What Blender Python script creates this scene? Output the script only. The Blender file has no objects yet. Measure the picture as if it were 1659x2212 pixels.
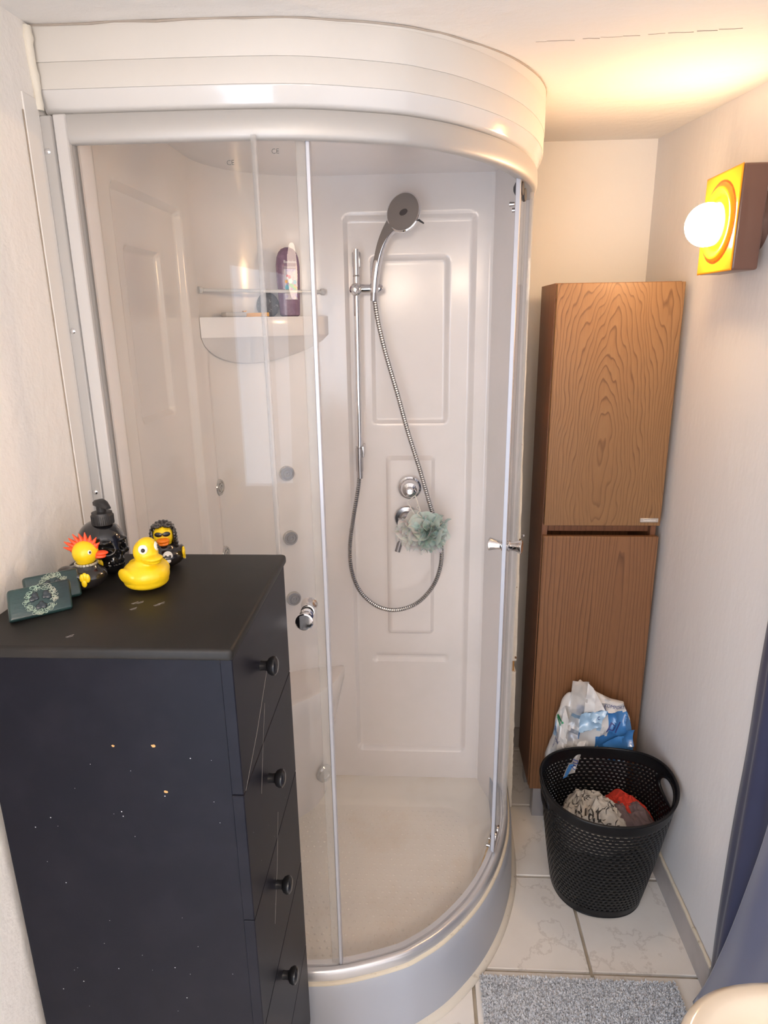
import bpy, bmesh, math, random
import numpy as np
from mathutils import Vector, Matrix, noise
random.seed(7)
SC = bpy.context.scene
COL = SC.collection
PI = math.pi

# ------------------------------------------------------------------ camera
CX, CY, CZ = 0.5953, -2.0964, 1.6507
YAW, PITCH, ROLL, FPX = -0.0551, 0.2830, -0.01392, 1433.79
cy_, sy_, cp_, sp_ = math.cos(YAW), math.sin(YAW), math.cos(PITCH), math.sin(PITCH)
fw = Vector((sy_*cp_, cy_*cp_, -sp_)); rt = Vector((cy_, -sy_, 0)); up = rt.cross(fw)
r2 = rt*math.cos(ROLL) + up*math.sin(ROLL); u2 = -rt*math.sin(ROLL) + up*math.cos(ROLL)
cam = bpy.data.cameras.new('camera'); camo = bpy.data.objects.new('camera', cam); COL.objects.link(camo)
camo.matrix_world = Matrix(((r2.x, u2.x, -fw.x, CX), (r2.y, u2.y, -fw.y, CY), (r2.z, u2.z, -fw.z, CZ), (0, 0, 0, 1)))
cam.sensor_fit = 'HORIZONTAL'; cam.sensor_width = 36; cam.lens = FPX*36/1659; cam.clip_start = .02
SC.camera = camo

# ------------------------------------------------------------------ world, lights, exposure
w = bpy.data.worlds.new('world'); SC.world = w; w.use_nodes = True
w.node_tree.nodes['Background'].inputs[0].default_value = (.62, .75, 1, 1)
w.node_tree.nodes['Background'].inputs[1].default_value = 1.0
SC.view_settings.view_transform = 'Standard'; SC.view_settings.look = 'None'
SC.view_settings.exposure = 0.46; SC.view_settings.gamma = 1; SC.view_settings.use_curve_mapping = False

def light(name, kind, loc, energy, col, size=.1, sizey=None, target=None):
    l = bpy.data.lights.new(name, kind); l.energy = energy; l.color = col
    o = bpy.data.objects.new(name, l); COL.objects.link(o); o.location = loc
    if kind == 'AREA':
        l.shape = 'RECTANGLE'; l.size = size; l.size_y = sizey or size
    else: l.shadow_soft_size = size
    if target: o.rotation_euler = (Vector(target)-Vector(loc)).to_track_quat('-Z', 'Y').to_euler()
    return o
# daylight through the window in the left wall beside the camera
light('daylight_window', 'AREA', (.03, -2.62, 1.00), 21, (.68, .81, 1.0), .90, 1.70, (1.2, -2.0, .9))
# warm lamp over the basin, behind the camera
light('basin_lamp', 'POINT', (.86, -2.60, 1.88), 8, (1.0, .77, .58), .05)
# ceiling lamp of the room
light('ceiling_lamp', 'POINT', (.44, -2.90, 1.86), 12, (1.0, .80, .63), .12)

# ------------------------------------------------------------------ materials
MATS = {}
def mat(name, col, rough=.5, metal=0, **k):
    if name in MATS: return MATS[name]
    m = bpy.data.materials.new(name); m.use_nodes = True; nt = m.node_tree
    b = nt.nodes['Principled BSDF']
    b.inputs['Base Color'].default_value = (*col, 1); b.inputs['Roughness'].default_value = rough
    b.inputs['Metallic'].default_value = metal
    if 'coat' in k: b.inputs['Coat Weight'].default_value = k['coat']; b.inputs['Coat Roughness'].default_value = k.get('coatr', .05)
    if 'emit' in k: b.inputs['Emission Color'].default_value = (*k['emit'], 1); b.inputs['Emission Strength'].default_value = k['es']
    if 'trans' in k: b.inputs['Transmission Weight'].default_value = k['trans']
    if 'alpha' in k: b.inputs['Alpha'].default_value = k['alpha']
    if 'sheen' in k: b.inputs['Sheen Weight'].default_value = k['sheen']
    if 'sss' in k:
        b.inputs['Subsurface Weight'].default_value = k['sss']; b.inputs['Subsurface Scale'].default_value = .01
    if 'trl' in k: b.inputs['Subsurface Weight'].default_value = k['trl']; b.inputs['Subsurface Scale'].default_value = .01
    if 'spec' in k: b.inputs['Specular IOR Level'].default_value = k['spec']
    if 'ior' in k: b.inputs['IOR'].default_value = k['ior']
    N, L = nt.nodes, nt.links
    tc = N.new('ShaderNodeTexCoord')
    def nz(scale, detail=4, rough_=.5, stretch=None):
        n = N.new('ShaderNodeTexNoise'); n.inputs['Scale'].default_value = scale; n.inputs['Detail'].default_value = detail
        n.inputs['Roughness'].default_value = rough_
        if stretch:
            mp = N.new('ShaderNodeMapping'); mp.inputs['Scale'].default_value = stretch
            L.new(tc.outputs['Object'], mp.inputs[0]); L.new(mp.outputs[0], n.inputs[0])
        else: L.new(tc.outputs['Object'], n.inputs[0])
        return n
    if 'mottle' in k:                       # (colour2, scale, lo, hi[, stretch])
        c2, s, lo, hi = k['mottle'][:4]
        n = nz(s, 6, .6, k['mottle'][4] if len(k['mottle']) > 4 else None)
        r = N.new('ShaderNodeMapRange'); r.inputs[1].default_value = lo; r.inputs[2].default_value = hi
        L.new(n.outputs[0], r.inputs[0])
        mx = N.new('ShaderNodeMix'); mx.data_type = 'RGBA'
        mx.inputs[6].default_value = (*col, 1); mx.inputs[7].default_value = (*c2, 1)
        L.new(r.outputs[0], mx.inputs[0]); L.new(mx.outputs[2], b.inputs['Base Color'])
    bumps = k.get('bump')                   # list of (scale, strength, distance[, stretch])
    if bumps:
        prev = None
        for bp in bumps:
            n = nz(bp[0], 5, .6, bp[3] if len(bp) > 3 else None)
            bn = N.new('ShaderNodeBump'); bn.inputs['Strength'].default_value = bp[1]; bn.inputs['Distance'].default_value = bp[2]
            L.new(n.outputs[0], bn.inputs['Height'])
            if prev: L.new(prev.outputs[0], bn.inputs['Normal'])
            prev = bn
        L.new(prev.outputs[0], b.inputs['Normal'])
    MATS[name] = m; return m

def wood(name, x0, z0, k=190, zs=.17, dark=(.19, .062, .022), mid=(.33, .135, .050), lt=(.47, .225, .090), straight=False):
    m = bpy.data.materials.new(name); m.use_nodes = True; nt = m.node_tree; N, L = nt.nodes, nt.links
    b = N['Principled BSDF']; b.inputs['Roughness'].default_value = .38
    tc = N.new('ShaderNodeTexCoord')
    mp = N.new('ShaderNodeMapping'); mp.inputs['Location'].default_value = (-x0, 0, -z0*zs); mp.inputs['Scale'].default_value = (1, 1 if straight else .2, zs)
    L.new(tc.outputs['Object'], mp.inputs[0])
    n1 = N.new('ShaderNodeTexNoise'); n1.inputs['Scale'].default_value = 9; n1.inputs['Detail'].default_value = 3; L.new(mp.outputs[0], n1.inputs[0])
    sub = N.new('ShaderNodeVectorMath'); sub.operation = 'SUBTRACT'; sub.inputs[1].default_value = (.5, .5, .5); L.new(n1.outputs[1], sub.inputs[0])
    sc = N.new('ShaderNodeVectorMath'); sc.operation = 'SCALE'; sc.inputs['Scale'].default_value = .11; L.new(sub.outputs[0], sc.inputs[0])
    ad = N.new('ShaderNodeVectorMath'); ad.operation = 'ADD'; L.new(mp.outputs[0], ad.inputs[0]); L.new(sc.outputs[0], ad.inputs[1])
    if straight:
        sep = N.new('ShaderNodeSeparateXYZ'); L.new(ad.outputs[0], sep.inputs[0])
        aa = N.new('ShaderNodeMath'); aa.operation = 'ADD'; L.new(sep.outputs[0], aa.inputs[0]); L.new(sep.outputs[1], aa.inputs[1]); src = aa.outputs[0]
    else:
        ln = N.new('ShaderNodeVectorMath'); ln.operation = 'LENGTH'; L.new(ad.outputs[0], ln.inputs[0]); src = ln.outputs['Value']
    mu = N.new('ShaderNodeMath'); mu.operation = 'MULTIPLY'; mu.inputs[1].default_value = k; L.new(src, mu.inputs[0])
    n3 = N.new('ShaderNodeTexNoise'); n3.inputs['Scale'].default_value = 14; n3.inputs['Detail'].default_value = 2; L.new(mp.outputs[0], n3.inputs[0])
    m3 = N.new('ShaderNodeMath'); m3.operation = 'MULTIPLY_ADD'; m3.inputs[1].default_value = 1.3; L.new(n3.outputs[0], m3.inputs[0]); L.new(mu.outputs[0], m3.inputs[2])
    fr = N.new('ShaderNodeMath'); fr.operation = 'FRACT'; L.new(m3.outputs[0], fr.inputs[0])
    r = N.new('ShaderNodeValToRGB'); L.new(fr.outputs[0], r.inputs[0])
    e = r.color_ramp.elements; e[0].position = 0; e[0].color = (*lt, 1); e[1].position = 1; e[1].color = (*mid, 1)
    x = e.new(.74); x.color = (*[a*.6+c*.4 for a, c in zip(mid, lt)], 1); x = e.new(.91); x.color = (*dark, 1)
    # broad tone and fine pores
    n2 = N.new('ShaderNodeTexNoise'); n2.inputs['Scale'].default_value = 4; n2.inputs['Detail'].default_value = 5; L.new(mp.outputs[0], n2.inputs[0])
    mp2 = N.new('ShaderNodeMapping'); mp2.inputs['Scale'].default_value = (900, 900, 28); L.new(tc.outputs['Object'], mp2.inputs[0])
    n4 = N.new('ShaderNodeTexNoise'); n4.inputs['Scale'].default_value = 1; n4.inputs['Detail'].default_value = 3; L.new(mp2.outputs[0], n4.inputs[0])
    mx = N.new('ShaderNodeMix'); mx.data_type = 'RGBA'; mx.inputs[7].default_value = (*mid, 1)
    rr = N.new('ShaderNodeMapRange'); rr.inputs[1].default_value = .3; rr.inputs[2].default_value = .7; rr.inputs[3].default_value = .15; rr.inputs[4].default_value = .85
    L.new(n2.outputs[0], rr.inputs[0]); L.new(rr.outputs[0], mx.inputs[0]); L.new(r.outputs[0], mx.inputs[6])
    mx2 = N.new('ShaderNodeMix'); mx2.data_type = 'RGBA'; mx2.blend_type = 'MULTIPLY'; mx2.inputs[0].default_value = 1
    r4 = N.new('ShaderNodeMapRange'); r4.inputs[1].default_value = .3; r4.inputs[2].default_value = .6; r4.inputs[3].default_value = .86; r4.inputs[4].default_value = 1.0
    L.new(n4.outputs[0], r4.inputs[0]); L.new(mx.outputs[2], mx2.inputs[6]); L.new(r4.outputs[0], mx2.inputs[7])
    L.new(mx2.outputs[2], b.inputs['Base Color'])
    return m

def glassmat(name, tint=(.992, .996, .994), rough=0.0, k=.5):
    m = bpy.data.materials.new(name); m.use_nodes = True; nt = m.node_tree; N, L = nt.nodes, nt.links
    N.remove(N['Principled BSDF'])
    t = N.new('ShaderNodeBsdfTransparent'); t.inputs[0].default_value = (*tint, 1)
    g = N.new('ShaderNodeBsdfGlossy'); g.inputs['Roughness'].default_value = rough
    f = N.new('ShaderNodeFresnel'); f.inputs[0].default_value = 1.5
    ge = N.new('ShaderNodeNewGeometry'); iv = N.new('ShaderNodeMath'); iv.operation = 'SUBTRACT'; iv.inputs[0].default_value = 1; L.new(ge.outputs['Backfacing'], iv.inputs[1])
    mm = N.new('ShaderNodeMath'); mm.operation = 'MULTIPLY'; mm.use_clamp = True; L.new(iv.outputs[0], mm.inputs[0]); L.new(f.outputs[0], mm.inputs[1])
    m0 = mm; mm = N.new('ShaderNodeMath'); mm.operation = 'MULTIPLY'; mm.inputs[1].default_value = k; L.new(m0.outputs[0], mm.inputs[0])
    mx = N.new('ShaderNodeMixShader'); L.new(mm.outputs[0], mx.inputs[0]); L.new(t.outputs[0], mx.inputs[1]); L.new(g.outputs[0], mx.inputs[2])
    L.new(mx.outputs[0], N['Material Output'].inputs[0]); return m

PLASTER = mat('plaster', (.82, .785, .74), .75, bump=[(14, .2, .012), (60, .15, .004)])
PLASTER_L = mat('plaster_rough', (.90, .865, .82), .7, bump=[(9, .22, .012), (42, .30, .006), (140, .12, .002)])
PLASTER_R = mat('plaster_brushed', (.80, .775, .76), .7, bump=[(10, .25, .010, (1, 1, .5)), (50, .14, .002, (1, 1, .25))])
CEIL = mat('ceiling_plaster', (.85, .82, .78), .8, bump=[(16, .3, .015), (120, .15, .003)])
ACRY = mat('acrylic', (.84, .80, .785), .17, mottle=((.79, .76, .735), 5, .45, .8))
ACRYT = mat('tray_acrylic', (.80, .76, .70), .26, coat=.3, mottle=((.74, .66, .56), 6, .52, .85))
CREAM = mat('painted_canopy', (.66, .635, .595), .5, mottle=((.63, .605, .56), 4, .4, .8))
LIP = mat('glossy_white', (.66, .65, .635), .14, coat=.3)
SATIN = mat('satin_aluminium', (.49, .48, .465), .45, .35)
SILV = mat('silver_paint', (.68, .68, .70), .30, .65)
WPROF = mat('white_profile', (.60, .585, .57), .38)
CHROME = mat('chrome', (.80, .80, .82), .07, 1)
CHROMED = mat('chrome_worn', (.55, .54, .55), .22, 1)
CHROMEG = mat('grey_sprayface', (.30, .28, .27), .32, .55)
RUBBER = mat('rubber_dark', (.05, .05, .055), .5)
CAULK = mat('caulk', (.74, .66, .52), .6, mottle=((.42, .33, .22), 60, .60, .74))
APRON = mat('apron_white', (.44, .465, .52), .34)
BLACK = mat('black_paint', (.0055, .0058, .0110), .42, mottle=((.009, .009, .015), 12, .45, .7), spec=.16)
BLACKT = mat('black_top', (.010, .009, .008), .50, mottle=((.017, .014, .012), 14, .45, .75), spec=.35)
KNOBB = mat('black_knob', (.012, .012, .014), .25)
PLAST = mat('basket_plastic', (.006, .006, .007), .38, spec=.3)
GLASS = glassmat('door_glass'); GEDGE = mat('glass_edge', (.42, .55, .50), .2, alpha=.6)
SEAL = mat('clear_seal', (.60, .57, .54), .25, alpha=.26)
GROUT = mat('grout', (.48, .42, .33), .9, mottle=((.36, .31, .24), 30, .4, .7))
TILE = mat('floor_tile', (.87, .82, .755), .22, mottle=((.80, .74, .67), 5, .42, .75))
def veins(m):
    nt = m.node_tree; N, L = nt.nodes, nt.links; b = N['Principled BSDF']; src = b.inputs['Base Color'].links[0].from_socket
    tc = N.new('ShaderNodeNewGeometry'); n = N.new('ShaderNodeTexNoise'); n.inputs['Scale'].default_value = 3.2; n.inputs['Detail'].default_value = 9; n.inputs['Roughness'].default_value = .62
    L.new(tc.outputs['Position'], n.inputs[0])
    a = N.new('ShaderNodeMath'); a.operation = 'SUBTRACT'; a.inputs[1].default_value = .5; L.new(n.outputs[0], a.inputs[0])
    c = N.new('ShaderNodeMath'); c.operation = 'ABSOLUTE'; L.new(a.outputs[0], c.inputs[0])
    r = N.new('ShaderNodeMapRange'); r.inputs[1].default_value = 0; r.inputs[2].default_value = .012; r.inputs[3].default_value = .30; r.inputs[4].default_value = 0
    L.new(c.outputs[0], r.inputs[0])
    mx = N.new('ShaderNodeMix'); mx.data_type = 'RGBA'; L.new(r.outputs[0], mx.inputs[0]); L.new(src, mx.inputs[6]); mx.inputs[7].default_value = (.40, .33, .26, 1)
    L.new(mx.outputs[2], b.inputs['Base Color'])
veins(TILE)
BASEB = mat('skirting', (.52, .47, .44), .45, mottle=((.42, .38, .35), 8, .4, .7))
CURT = mat('curtain_navy', (.030, .036, .085), .50, sheen=.15, mottle=((.024, .028, .07), 3, .4, .7))
CERAM = mat('ceramic', (.62, .53, .41), .10, coat=.6)
ORANGE = mat('amber_glaze', (.80, .30, .006), .25)
BROWN = mat('brown_glaze', (.15, .075, .055), .32, coat=.2)
def emis(name, col, s):
    m = bpy.data.materials.new(name); m.use_nodes = True; N = m.node_tree.nodes; N.remove(N['Principled BSDF'])
    e = N.new('ShaderNodeEmission'); e.inputs[0].default_value = (*col, 1); e.inputs[1].default_value = s
    m.node_tree.links.new(e.outputs[0], N['Material Output'].inputs[0]); return m
BULB = emis('bulb_glow', (1.0, .67, .37), 84)

# ------------------------------------------------------------------ object helpers
def tag(o, label=None, cat=None, group=None, kind=None):
    if label: o['label'] = label
    if cat: o['category'] = cat
    if group: o['group'] = group
    if kind: o['kind'] = kind
    return o
def thing(name, label, cat, loc, group=None, kind=None):
    o = bpy.data.objects.new(name, None); COL.objects.link(o); o.location = loc; o.empty_display_size = .05
    return tag(o, label, cat, group, kind)
def wloc(o):
    v = Vector(o.location); p = o.parent
    while p: v += Vector(p.location); p = p.parent
    return v
def link_mesh(name, me, m, parent=None, smooth=True, label=None):
    for x in (m if isinstance(m, (list, tuple)) else [m]): me.materials.append(x)
    o = bpy.data.objects.new(name, me); COL.objects.link(o)
    if parent:
        off = wloc(parent); me.transform(Matrix.Translation(-off)); o.parent = parent
    if smooth:
        me.polygons.foreach_set('use_smooth', [True]*len(me.polygons))
        try: me.set_sharp_from_angle(angle=math.radians(smooth if smooth is not True else 40))
        except Exception: pass
    if label: o['label'] = label
    me.update(); return o
def obj(name, bm, m, parent=None, smooth=True, label=None):
    me = bpy.data.meshes.new(name); bmesh.ops.recalc_face_normals(bm, faces=bm.faces); bm.to_mesh(me); bm.free()
    return link_mesh(name, me, m, parent, smooth, label)
def pyobj(name, vs, fs, m, parent=None, smooth=True, mi=None, label=None):
    me = bpy.data.meshes.new(name); me.from_pydata([tuple(map(float, v)) for v in vs], [], fs)
    if mi is not None: me.polygons.foreach_set('material_index', mi)
    return link_mesh(name, me, m, parent, smooth, label)
def box(bm, x0, x1, y0, y1, z0, z1, bev=0, seg=2, M=None):
    vs = [bm.verts.new((x, y, z)) for x in (x0, x1) for y in (y0, y1) for z in (z0, z1)]
    f = [(0, 1, 3, 2), (4, 6, 7, 5), (0, 4, 5, 1), (2, 3, 7, 6), (0, 2, 6, 4), (1, 5, 7, 3)]
    fs = [bm.faces.new([vs[i] for i in q]) for q in f]
    res = vs
    if bev:
        es = list({e for q in fs for e in q.edges})
        r = bmesh.ops.bevel(bm, geom=es, offset=bev, segments=seg, affect='EDGES', profile=.5)
        res = list({v for q in r['faces'] for v in q.verts} | {v for v in vs if v.is_valid})
    if M is not None:
        for v in res: v.co = M @ v.co
    return res
def lathe(bm, prof, M, seg=28, cap=True):
    rings = []
    for r, h in prof:
        if r < 1e-6: rings.append([bm.verts.new(M @ Vector((0, 0, h)))])
        else: rings.append([bm.verts.new(M @ Vector((r*math.cos(2*PI*i/seg), r*math.sin(2*PI*i/seg), h))) for i in range(seg)])
    for a, b in zip(rings, rings[1:]):
        for i in range(seg):
            j = (i+1) % seg
            if len(a) == 1 and len(b) == 1: continue
            if len(a) == 1: bm.faces.new((a[0], b[i], b[j]))
            elif len(b) == 1: bm.faces.new((a[i], b[0], a[j]))
            else: bm.faces.new((a[i], b[i], b[j], a[j]))
    if cap:
        for q in (rings[0], rings[-1]):
            if len(q) > 2: bm.faces.new(q)
def frame(loc, z, x=None):
    z = Vector(z).normalized(); x = Vector(x) if x else (Vector((1, 0, 0)) if abs(z.x) < .9 else Vector((0, 0, 1)))
    y = z.cross(x).normalized(); x = y.cross(z)
    return Matrix(((x.x, y.x, z.x, loc[0]), (x.y, y.y, z.y, loc[1]), (x.z, y.z, z.z, loc[2]), (0, 0, 0, 1)))
def catmull(P, n=8, closed=False):
    P = [Vector(p) for p in P]; out = []; N = len(P)
    for i in range(N if closed else N-1):
        if closed: a, b, c, d = P[(i-1) % N], P[i], P[(i+1) % N], P[(i+2) % N]
        else: a, b, c, d = P[max(i-1, 0)], P[i], P[i+1], P[min(i+2, N-1)]
        for k in range(n):
            t = k/n
            out.append(.5*((2*b)+(c-a)*t+(2*a-5*b+4*c-d)*t*t+(3*b-a-3*c+d)*t**3))
    if not closed: out.append(P[-1])
    return out
def resample(P, step):
    out = [P[0].copy()]; acc = 0
    for a, b in zip(P, P[1:]):
        L = (b-a).length; t = step-acc
        while t <= L: out.append(a+(b-a)*(t/L)); t += step
        acc = (acc+L) % step if L else acc
    return out
def tube(bm, P, r, seg=10, cap=True):
    P = [Vector(p) for p in P]; rf = r if callable(r) else (lambda i: r); rings = []; nrm = None
    for i, p in enumerate(P):
        t = (P[min(i+1, len(P)-1)]-P[max(i-1, 0)]).normalized()
        if nrm is None: nrm = t.orthogonal().normalized()
        nrm = (nrm-t*nrm.dot(t)).normalized(); b = t.cross(nrm)
        rings.append([bm.verts.new(p+(nrm*math.cos(2*PI*k/seg)+b*math.sin(2*PI*k/seg))*rf(i)) for k in range(seg)])
    for a, b in zip(rings, rings[1:]):
        for k in range(seg): j = (k+1) % seg; bm.faces.new((a[k], a[j], b[j], b[k]))
    if cap: bm.faces.new(rings[0]); bm.faces.new(rings[-1])
def ell(bm, c, r, M=None, u=24, v=16):
    mt = Matrix.Translation(c) @ Matrix.Diagonal((*r, 1))
    if M is not None: mt = M @ mt
    return bmesh.ops.create_uvsphere(bm, u_segments=u, v_segments=v, radius=1, matrix=mt)['verts']
def blob(name, build, m, parent, vox=.0022, it=6, deform=None, label=None):
    bm = bmesh.new(); build(bm); me = bpy.data.meshes.new('tmp'); bm.to_mesh(me); bm.free()
    o = bpy.data.objects.new('tmp', me); COL.objects.link(o)
    a = o.modifiers.new('r', 'REMESH'); a.mode = 'VOXEL'; a.voxel_size = vox
    s = o.modifiers.new('s', 'SMOOTH'); s.iterations = it; s.factor = .6
    dg = bpy.context.evaluated_depsgraph_get(); me2 = bpy.data.meshes.new_from_object(o.evaluated_get(dg))
    bpy.data.objects.remove(o); bpy.data.meshes.remove(me)
    if deform:
        for v in me2.vertices: v.co = deform(v.co.copy())
    me2.materials.clear(); me2.name = name
    return link_mesh(name, me2, m, parent, 80, label)
def text_mesh(s, size, M, depth=.0004, sub=0, font=None):
    cu = bpy.data.curves.new('t', 'FONT'); cu.body = s; cu.size = size; cu.extrude = depth; cu.align_x = 'CENTER'; cu.align_y = 'CENTER'; cu.resolution_u = 3
    o = bpy.data.objects.new('t', cu); COL.objects.link(o); dg = bpy.context.evaluated_depsgraph_get(); dg.update()
    me = bpy.data.meshes.new_from_object(o.evaluated_get(dg)); bpy.data.objects.remove(o); bpy.data.curves.remove(cu)
    if sub:
        bm = bmesh.new(); bm.from_mesh(me); bmesh.ops.triangulate(bm, faces=bm.faces)
        for _ in range(sub): bmesh.ops.subdivide_edges(bm, edges=[e for e in bm.edges if e.calc_length() > size*.12], cuts=1)
        bm.to_mesh(me); bm.free()
    if M is not None: me.transform(M)
    me.materials.clear(); return me
def text(name, s, size, M, m, parent, depth=.0004, label=None):
    return link_mesh(name, text_mesh(s, size, M, depth), m, parent, False, label)
def struct(name, bm, m, parent=None, smooth=False):
    o = obj(name, bm, m, parent, smooth)
    if not parent: o['kind'] = 'structure'
    return o

# ------------------------------------------------------------------ room shell
XR, YB, YF = 1.327, .22, -3.3
def zc(y): return 2.095+.075*(y+.79) if y > -.79 else 2.095+.045*(y+.79)
bm = bmesh.new(); box(bm, -.12, XR+.12, YF-.1, YB+.12, -.10, -.008); fl = struct('floor', bm, GROUT)
T, J = .302, .009
tm = None
for ix in range(-4, 2):
    for iy in range(-9, 4):
        x0, y0 = 1.048+ix*.311+J/2, -.741+iy*.311+J/2
        x1, y1 = x0+T, y0+T
        x0c, x1c, y0c, y1c = max(x0, 0), min(x1, XR), max(y0, YF), min(y1, YB)
        if x1c-x0c < .01 or y1c-y0c < .01: continue
        bm = bmesh.new(); box(bm, x0c, x1c, y0c, y1c, -.010, 0, .0012, 1)
        obj('tile', bm, TILE, fl, False)
bm = bmesh.new()
box(bm, -.12, 0, -2.14, YB+.12, -.1, 2.4); box(bm, -.12, 0, YF, -3.10, -.1, 2.4); box(bm, -.12, 0, -3.10, -2.14, -.1, .08); box(bm, -.12, 0, -3.10, -2.14, 1.90, 2.4)
struct('wall_left', bm, PLASTER_L)
bm = bmesh.new(); box(bm, 0, XR, YB, YB+.12, -.1, 2.4); struct('wall_back', bm, PLASTER)
bm = bmesh.new(); box(bm, XR, XR+.12, YF, YB+.12, -.1, 2.4); struct('wall_right', bm, PLASTER_R)
bm = bmesh.new(); box(bm, -.12, XR+.12, YF-.1, YF, -.1, 2.4); struct('wall_front', bm, PLASTER)
bm = bmesh.new()
for a in ((-3.10, -3.05, .08, 1.90), (-2.19, -2.14, .08, 1.90), (-2.645, -2.595, .08, 1.90), (-3.05, -2.19, .08, .13), (-3.05, -2.19, 1.85, 1.90)):
    box(bm, -.08, -.03, a[0], a[1], a[2], a[3])
wn = struct('window_1', bm, LIP)
for a in ((-3.05, -2.645), (-2.595, -2.19)):
    bm = bmesh.new(); box(bm, -.06, -.055, a[0], a[1], .13, 1.85); obj('window_pane', bm, GLASS, wn, False)
# ceiling: gently sloping slab
ys = [YF-.1, -.79, YB+.12]
vs = []; fs = []
for y in ys:
    for x in (-.12, XR+.12): vs += [(x, y, zc(y)), (x, y, zc(y)+.1)]
for i in range(2):
    a = i*4; b = a+4
    fs += [(a, b, b+2, a+2), (a+1, a+3, b+3, b+1), (a, a+1, b+1, b), (a+2, b+2, b+3, a+3)]
fs += [(0, 2, 3, 1), (8, 9, 11, 10)]
c = pyobj('ceiling', vs, fs, CEIL, None, False); c['kind'] = 'structure'
# plaster crack running along the change of slope
CRACK = mat('crack', (.34, .28, .22), .9)
bm = bmesh.new(); random.seed(3)
x = .79
while x < 1.09:
    dx = random.uniform(.008, .05); yy = -.792-.03*(x-.79)/.3
    P = [(x+dx*t, yy+random.uniform(-.0015, .0015), zc(yy)-.0002) for t in (0, .33, .66, 1)]
    tube(bm, P, random.uniform(.0003, .0007), 5); x += dx+random.choice((0, .0, .0, .004, .012))
obj('plaster_crack', bm, CRACK, c)
# skirting on the right wall: tiled strip with mortar line on top
bm = bmesh.new(); box(bm, XR-.010, XR, -.79, YB, 0, .088, .001, 1); bb = struct('baseboard_right', bm, BASEB)
bm = bmesh.new(); random.seed(5)
pts = [(XR-.005, y, .090+random.uniform(-.0015, .002)) for y in np.arange(-.79, YB, .02)]
tube(bm, pts, lambda i: .0048+.0016*noise.noise(Vector((i*.7, 0, 0))), 7); obj('mortar_bead', bm, CAULK, bb)
bm = bmesh.new(); box(bm, 0.93, XR-.01, YB-.01, YB, 0, .088, .001, 1); struct('baseboard_back', bm, BASEB)

# ------------------------------------------------------------------ shower cabin
SH = thing('shower_cabin', 'white quadrant shower cabin with sliding curved glass doors, silver rails and high curved canopy', 'shower', (.45, -.5, 0))
CURVE = [(-.02, -.950), (.10, -.9505), (.20, -.950), (.33, -.9475), (.425, -.9375), (.545, -.9000), (.600, -.8700), (.665, -.8180), (.7450, -.7240), (.808, -.6100), (.8500, -.4850), (.868, -.370), (.874, -.250), (.876, -.100), (.876, -.03)]
RAIL = catmull([(x, y, 0) for x, y in CURVE], 6)
def offs(P, d):
    out = []
    for i, p in enumerate(P):
        t = (P[min(i+1, len(P)-1)]-P[max(i-1, 0)]).normalized(); n = Vector((t.y, -t.x, 0)); out.append(p+n*d)
    return out
def sweep(bm, P, prof, closed=True):
    """prof: list of (offset outward, z)"""
    rings = []
    for i, p in enumerate(P):
        t = (P[min(i+1, len(P)-1)]-P[max(i-1, 0)]).normalized(); n = Vector((t.y, -t.x, 0))
        rings.append([bm.verts.new(p+n*o+Vector((0, 0, z))) for o, z in prof])
    m = len(prof)
    for a, b in zip(rings, rings[1:]):
        for k in range(m if closed else m-1): j = (k+1) % m; bm.faces.new((a[k], a[j], b[j], b[k]))
    if closed: bm.faces.new(rings[0]); bm.faces.new(rings[-1])
def rr(o0, o1, z0, z1, r=.004):
    return [(o0+r, z0), (o1-r, z0), (o1-.3*r, z0+.3*r), (o1, z0+r), (o1, z1-r), (o1-.3*r, z1-.3*r), (o1-r, z1), (o0+r, z1), (o0, z1-r), (o0, z0+r)]
R1 = [p for p in RAIL if p.x > .036]; R1[0].x = .036
# rails
bm = bmesh.new(); sweep(bm, R1, [(-.034, 1.930), (-.012, 1.9235), (-.006, 1.9235), (-.002, 1.926), (0, 1.931), (0.001, 1.940), (0, 1.960), (-.003, 1.966), (-.034, 1.966)]); obj('top_rail', bm, SATIN, SH, 50)
bm = bmesh.new(); sweep(bm, R1, [(-.036, .190), (0, .190), (0.0005, .212), (-.003, .218), (-.009, .221), (-.015, .219), (-.017, .212), (-.021, .211), (-.024, .216), (-.036, .216)]); obj('bottom_rail', bm, SILV, SH, 50)
bm = bmesh.new(); sweep(bm, R1, [(-.004, .184), (.006, .184), (.007, .189), (.004, .193), (-.004, .194)]); obj('sealant_bead', bm, CAULK, SH, 50)
# tray: apron, rim, inner basin
R0 = [p for p in RAIL if p.x > .002]; R0[0].x = .003
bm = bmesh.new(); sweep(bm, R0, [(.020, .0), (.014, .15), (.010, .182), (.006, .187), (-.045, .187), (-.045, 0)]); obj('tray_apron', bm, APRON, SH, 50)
bm = bmesh.new(); sweep(bm, [p for p in R0 if p.x > .45], [(.016, .001), (.034, .001), (.033, .008), (.026, .014), (.016, .016)]); obj('floor_bead', bm, mat('floor_caulk', (.74, .68, .58), .6, mottle=((.5, .42, .32), 50, .62, .75)), SH, 50)
bm = bmesh.new(); RS = [p for p in resample(RAIL, .012) if p.x > .6 and -.80 < p.y < -.40]
tube(bm, [q+Vector((0, 0, .186)) for q in offs(RS, -.043)], lambda i: .0040+.0035*abs(noise.noise(Vector((i*.35, 2, 0)))), 8)
obj('rust_deposit', bm, mat('rust_deposit', (.66, .44, .20), .7, mottle=((.80, .70, .52), 40, .4, .6)), SH, 60, 'yellow-brown limescale along the rail')
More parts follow.
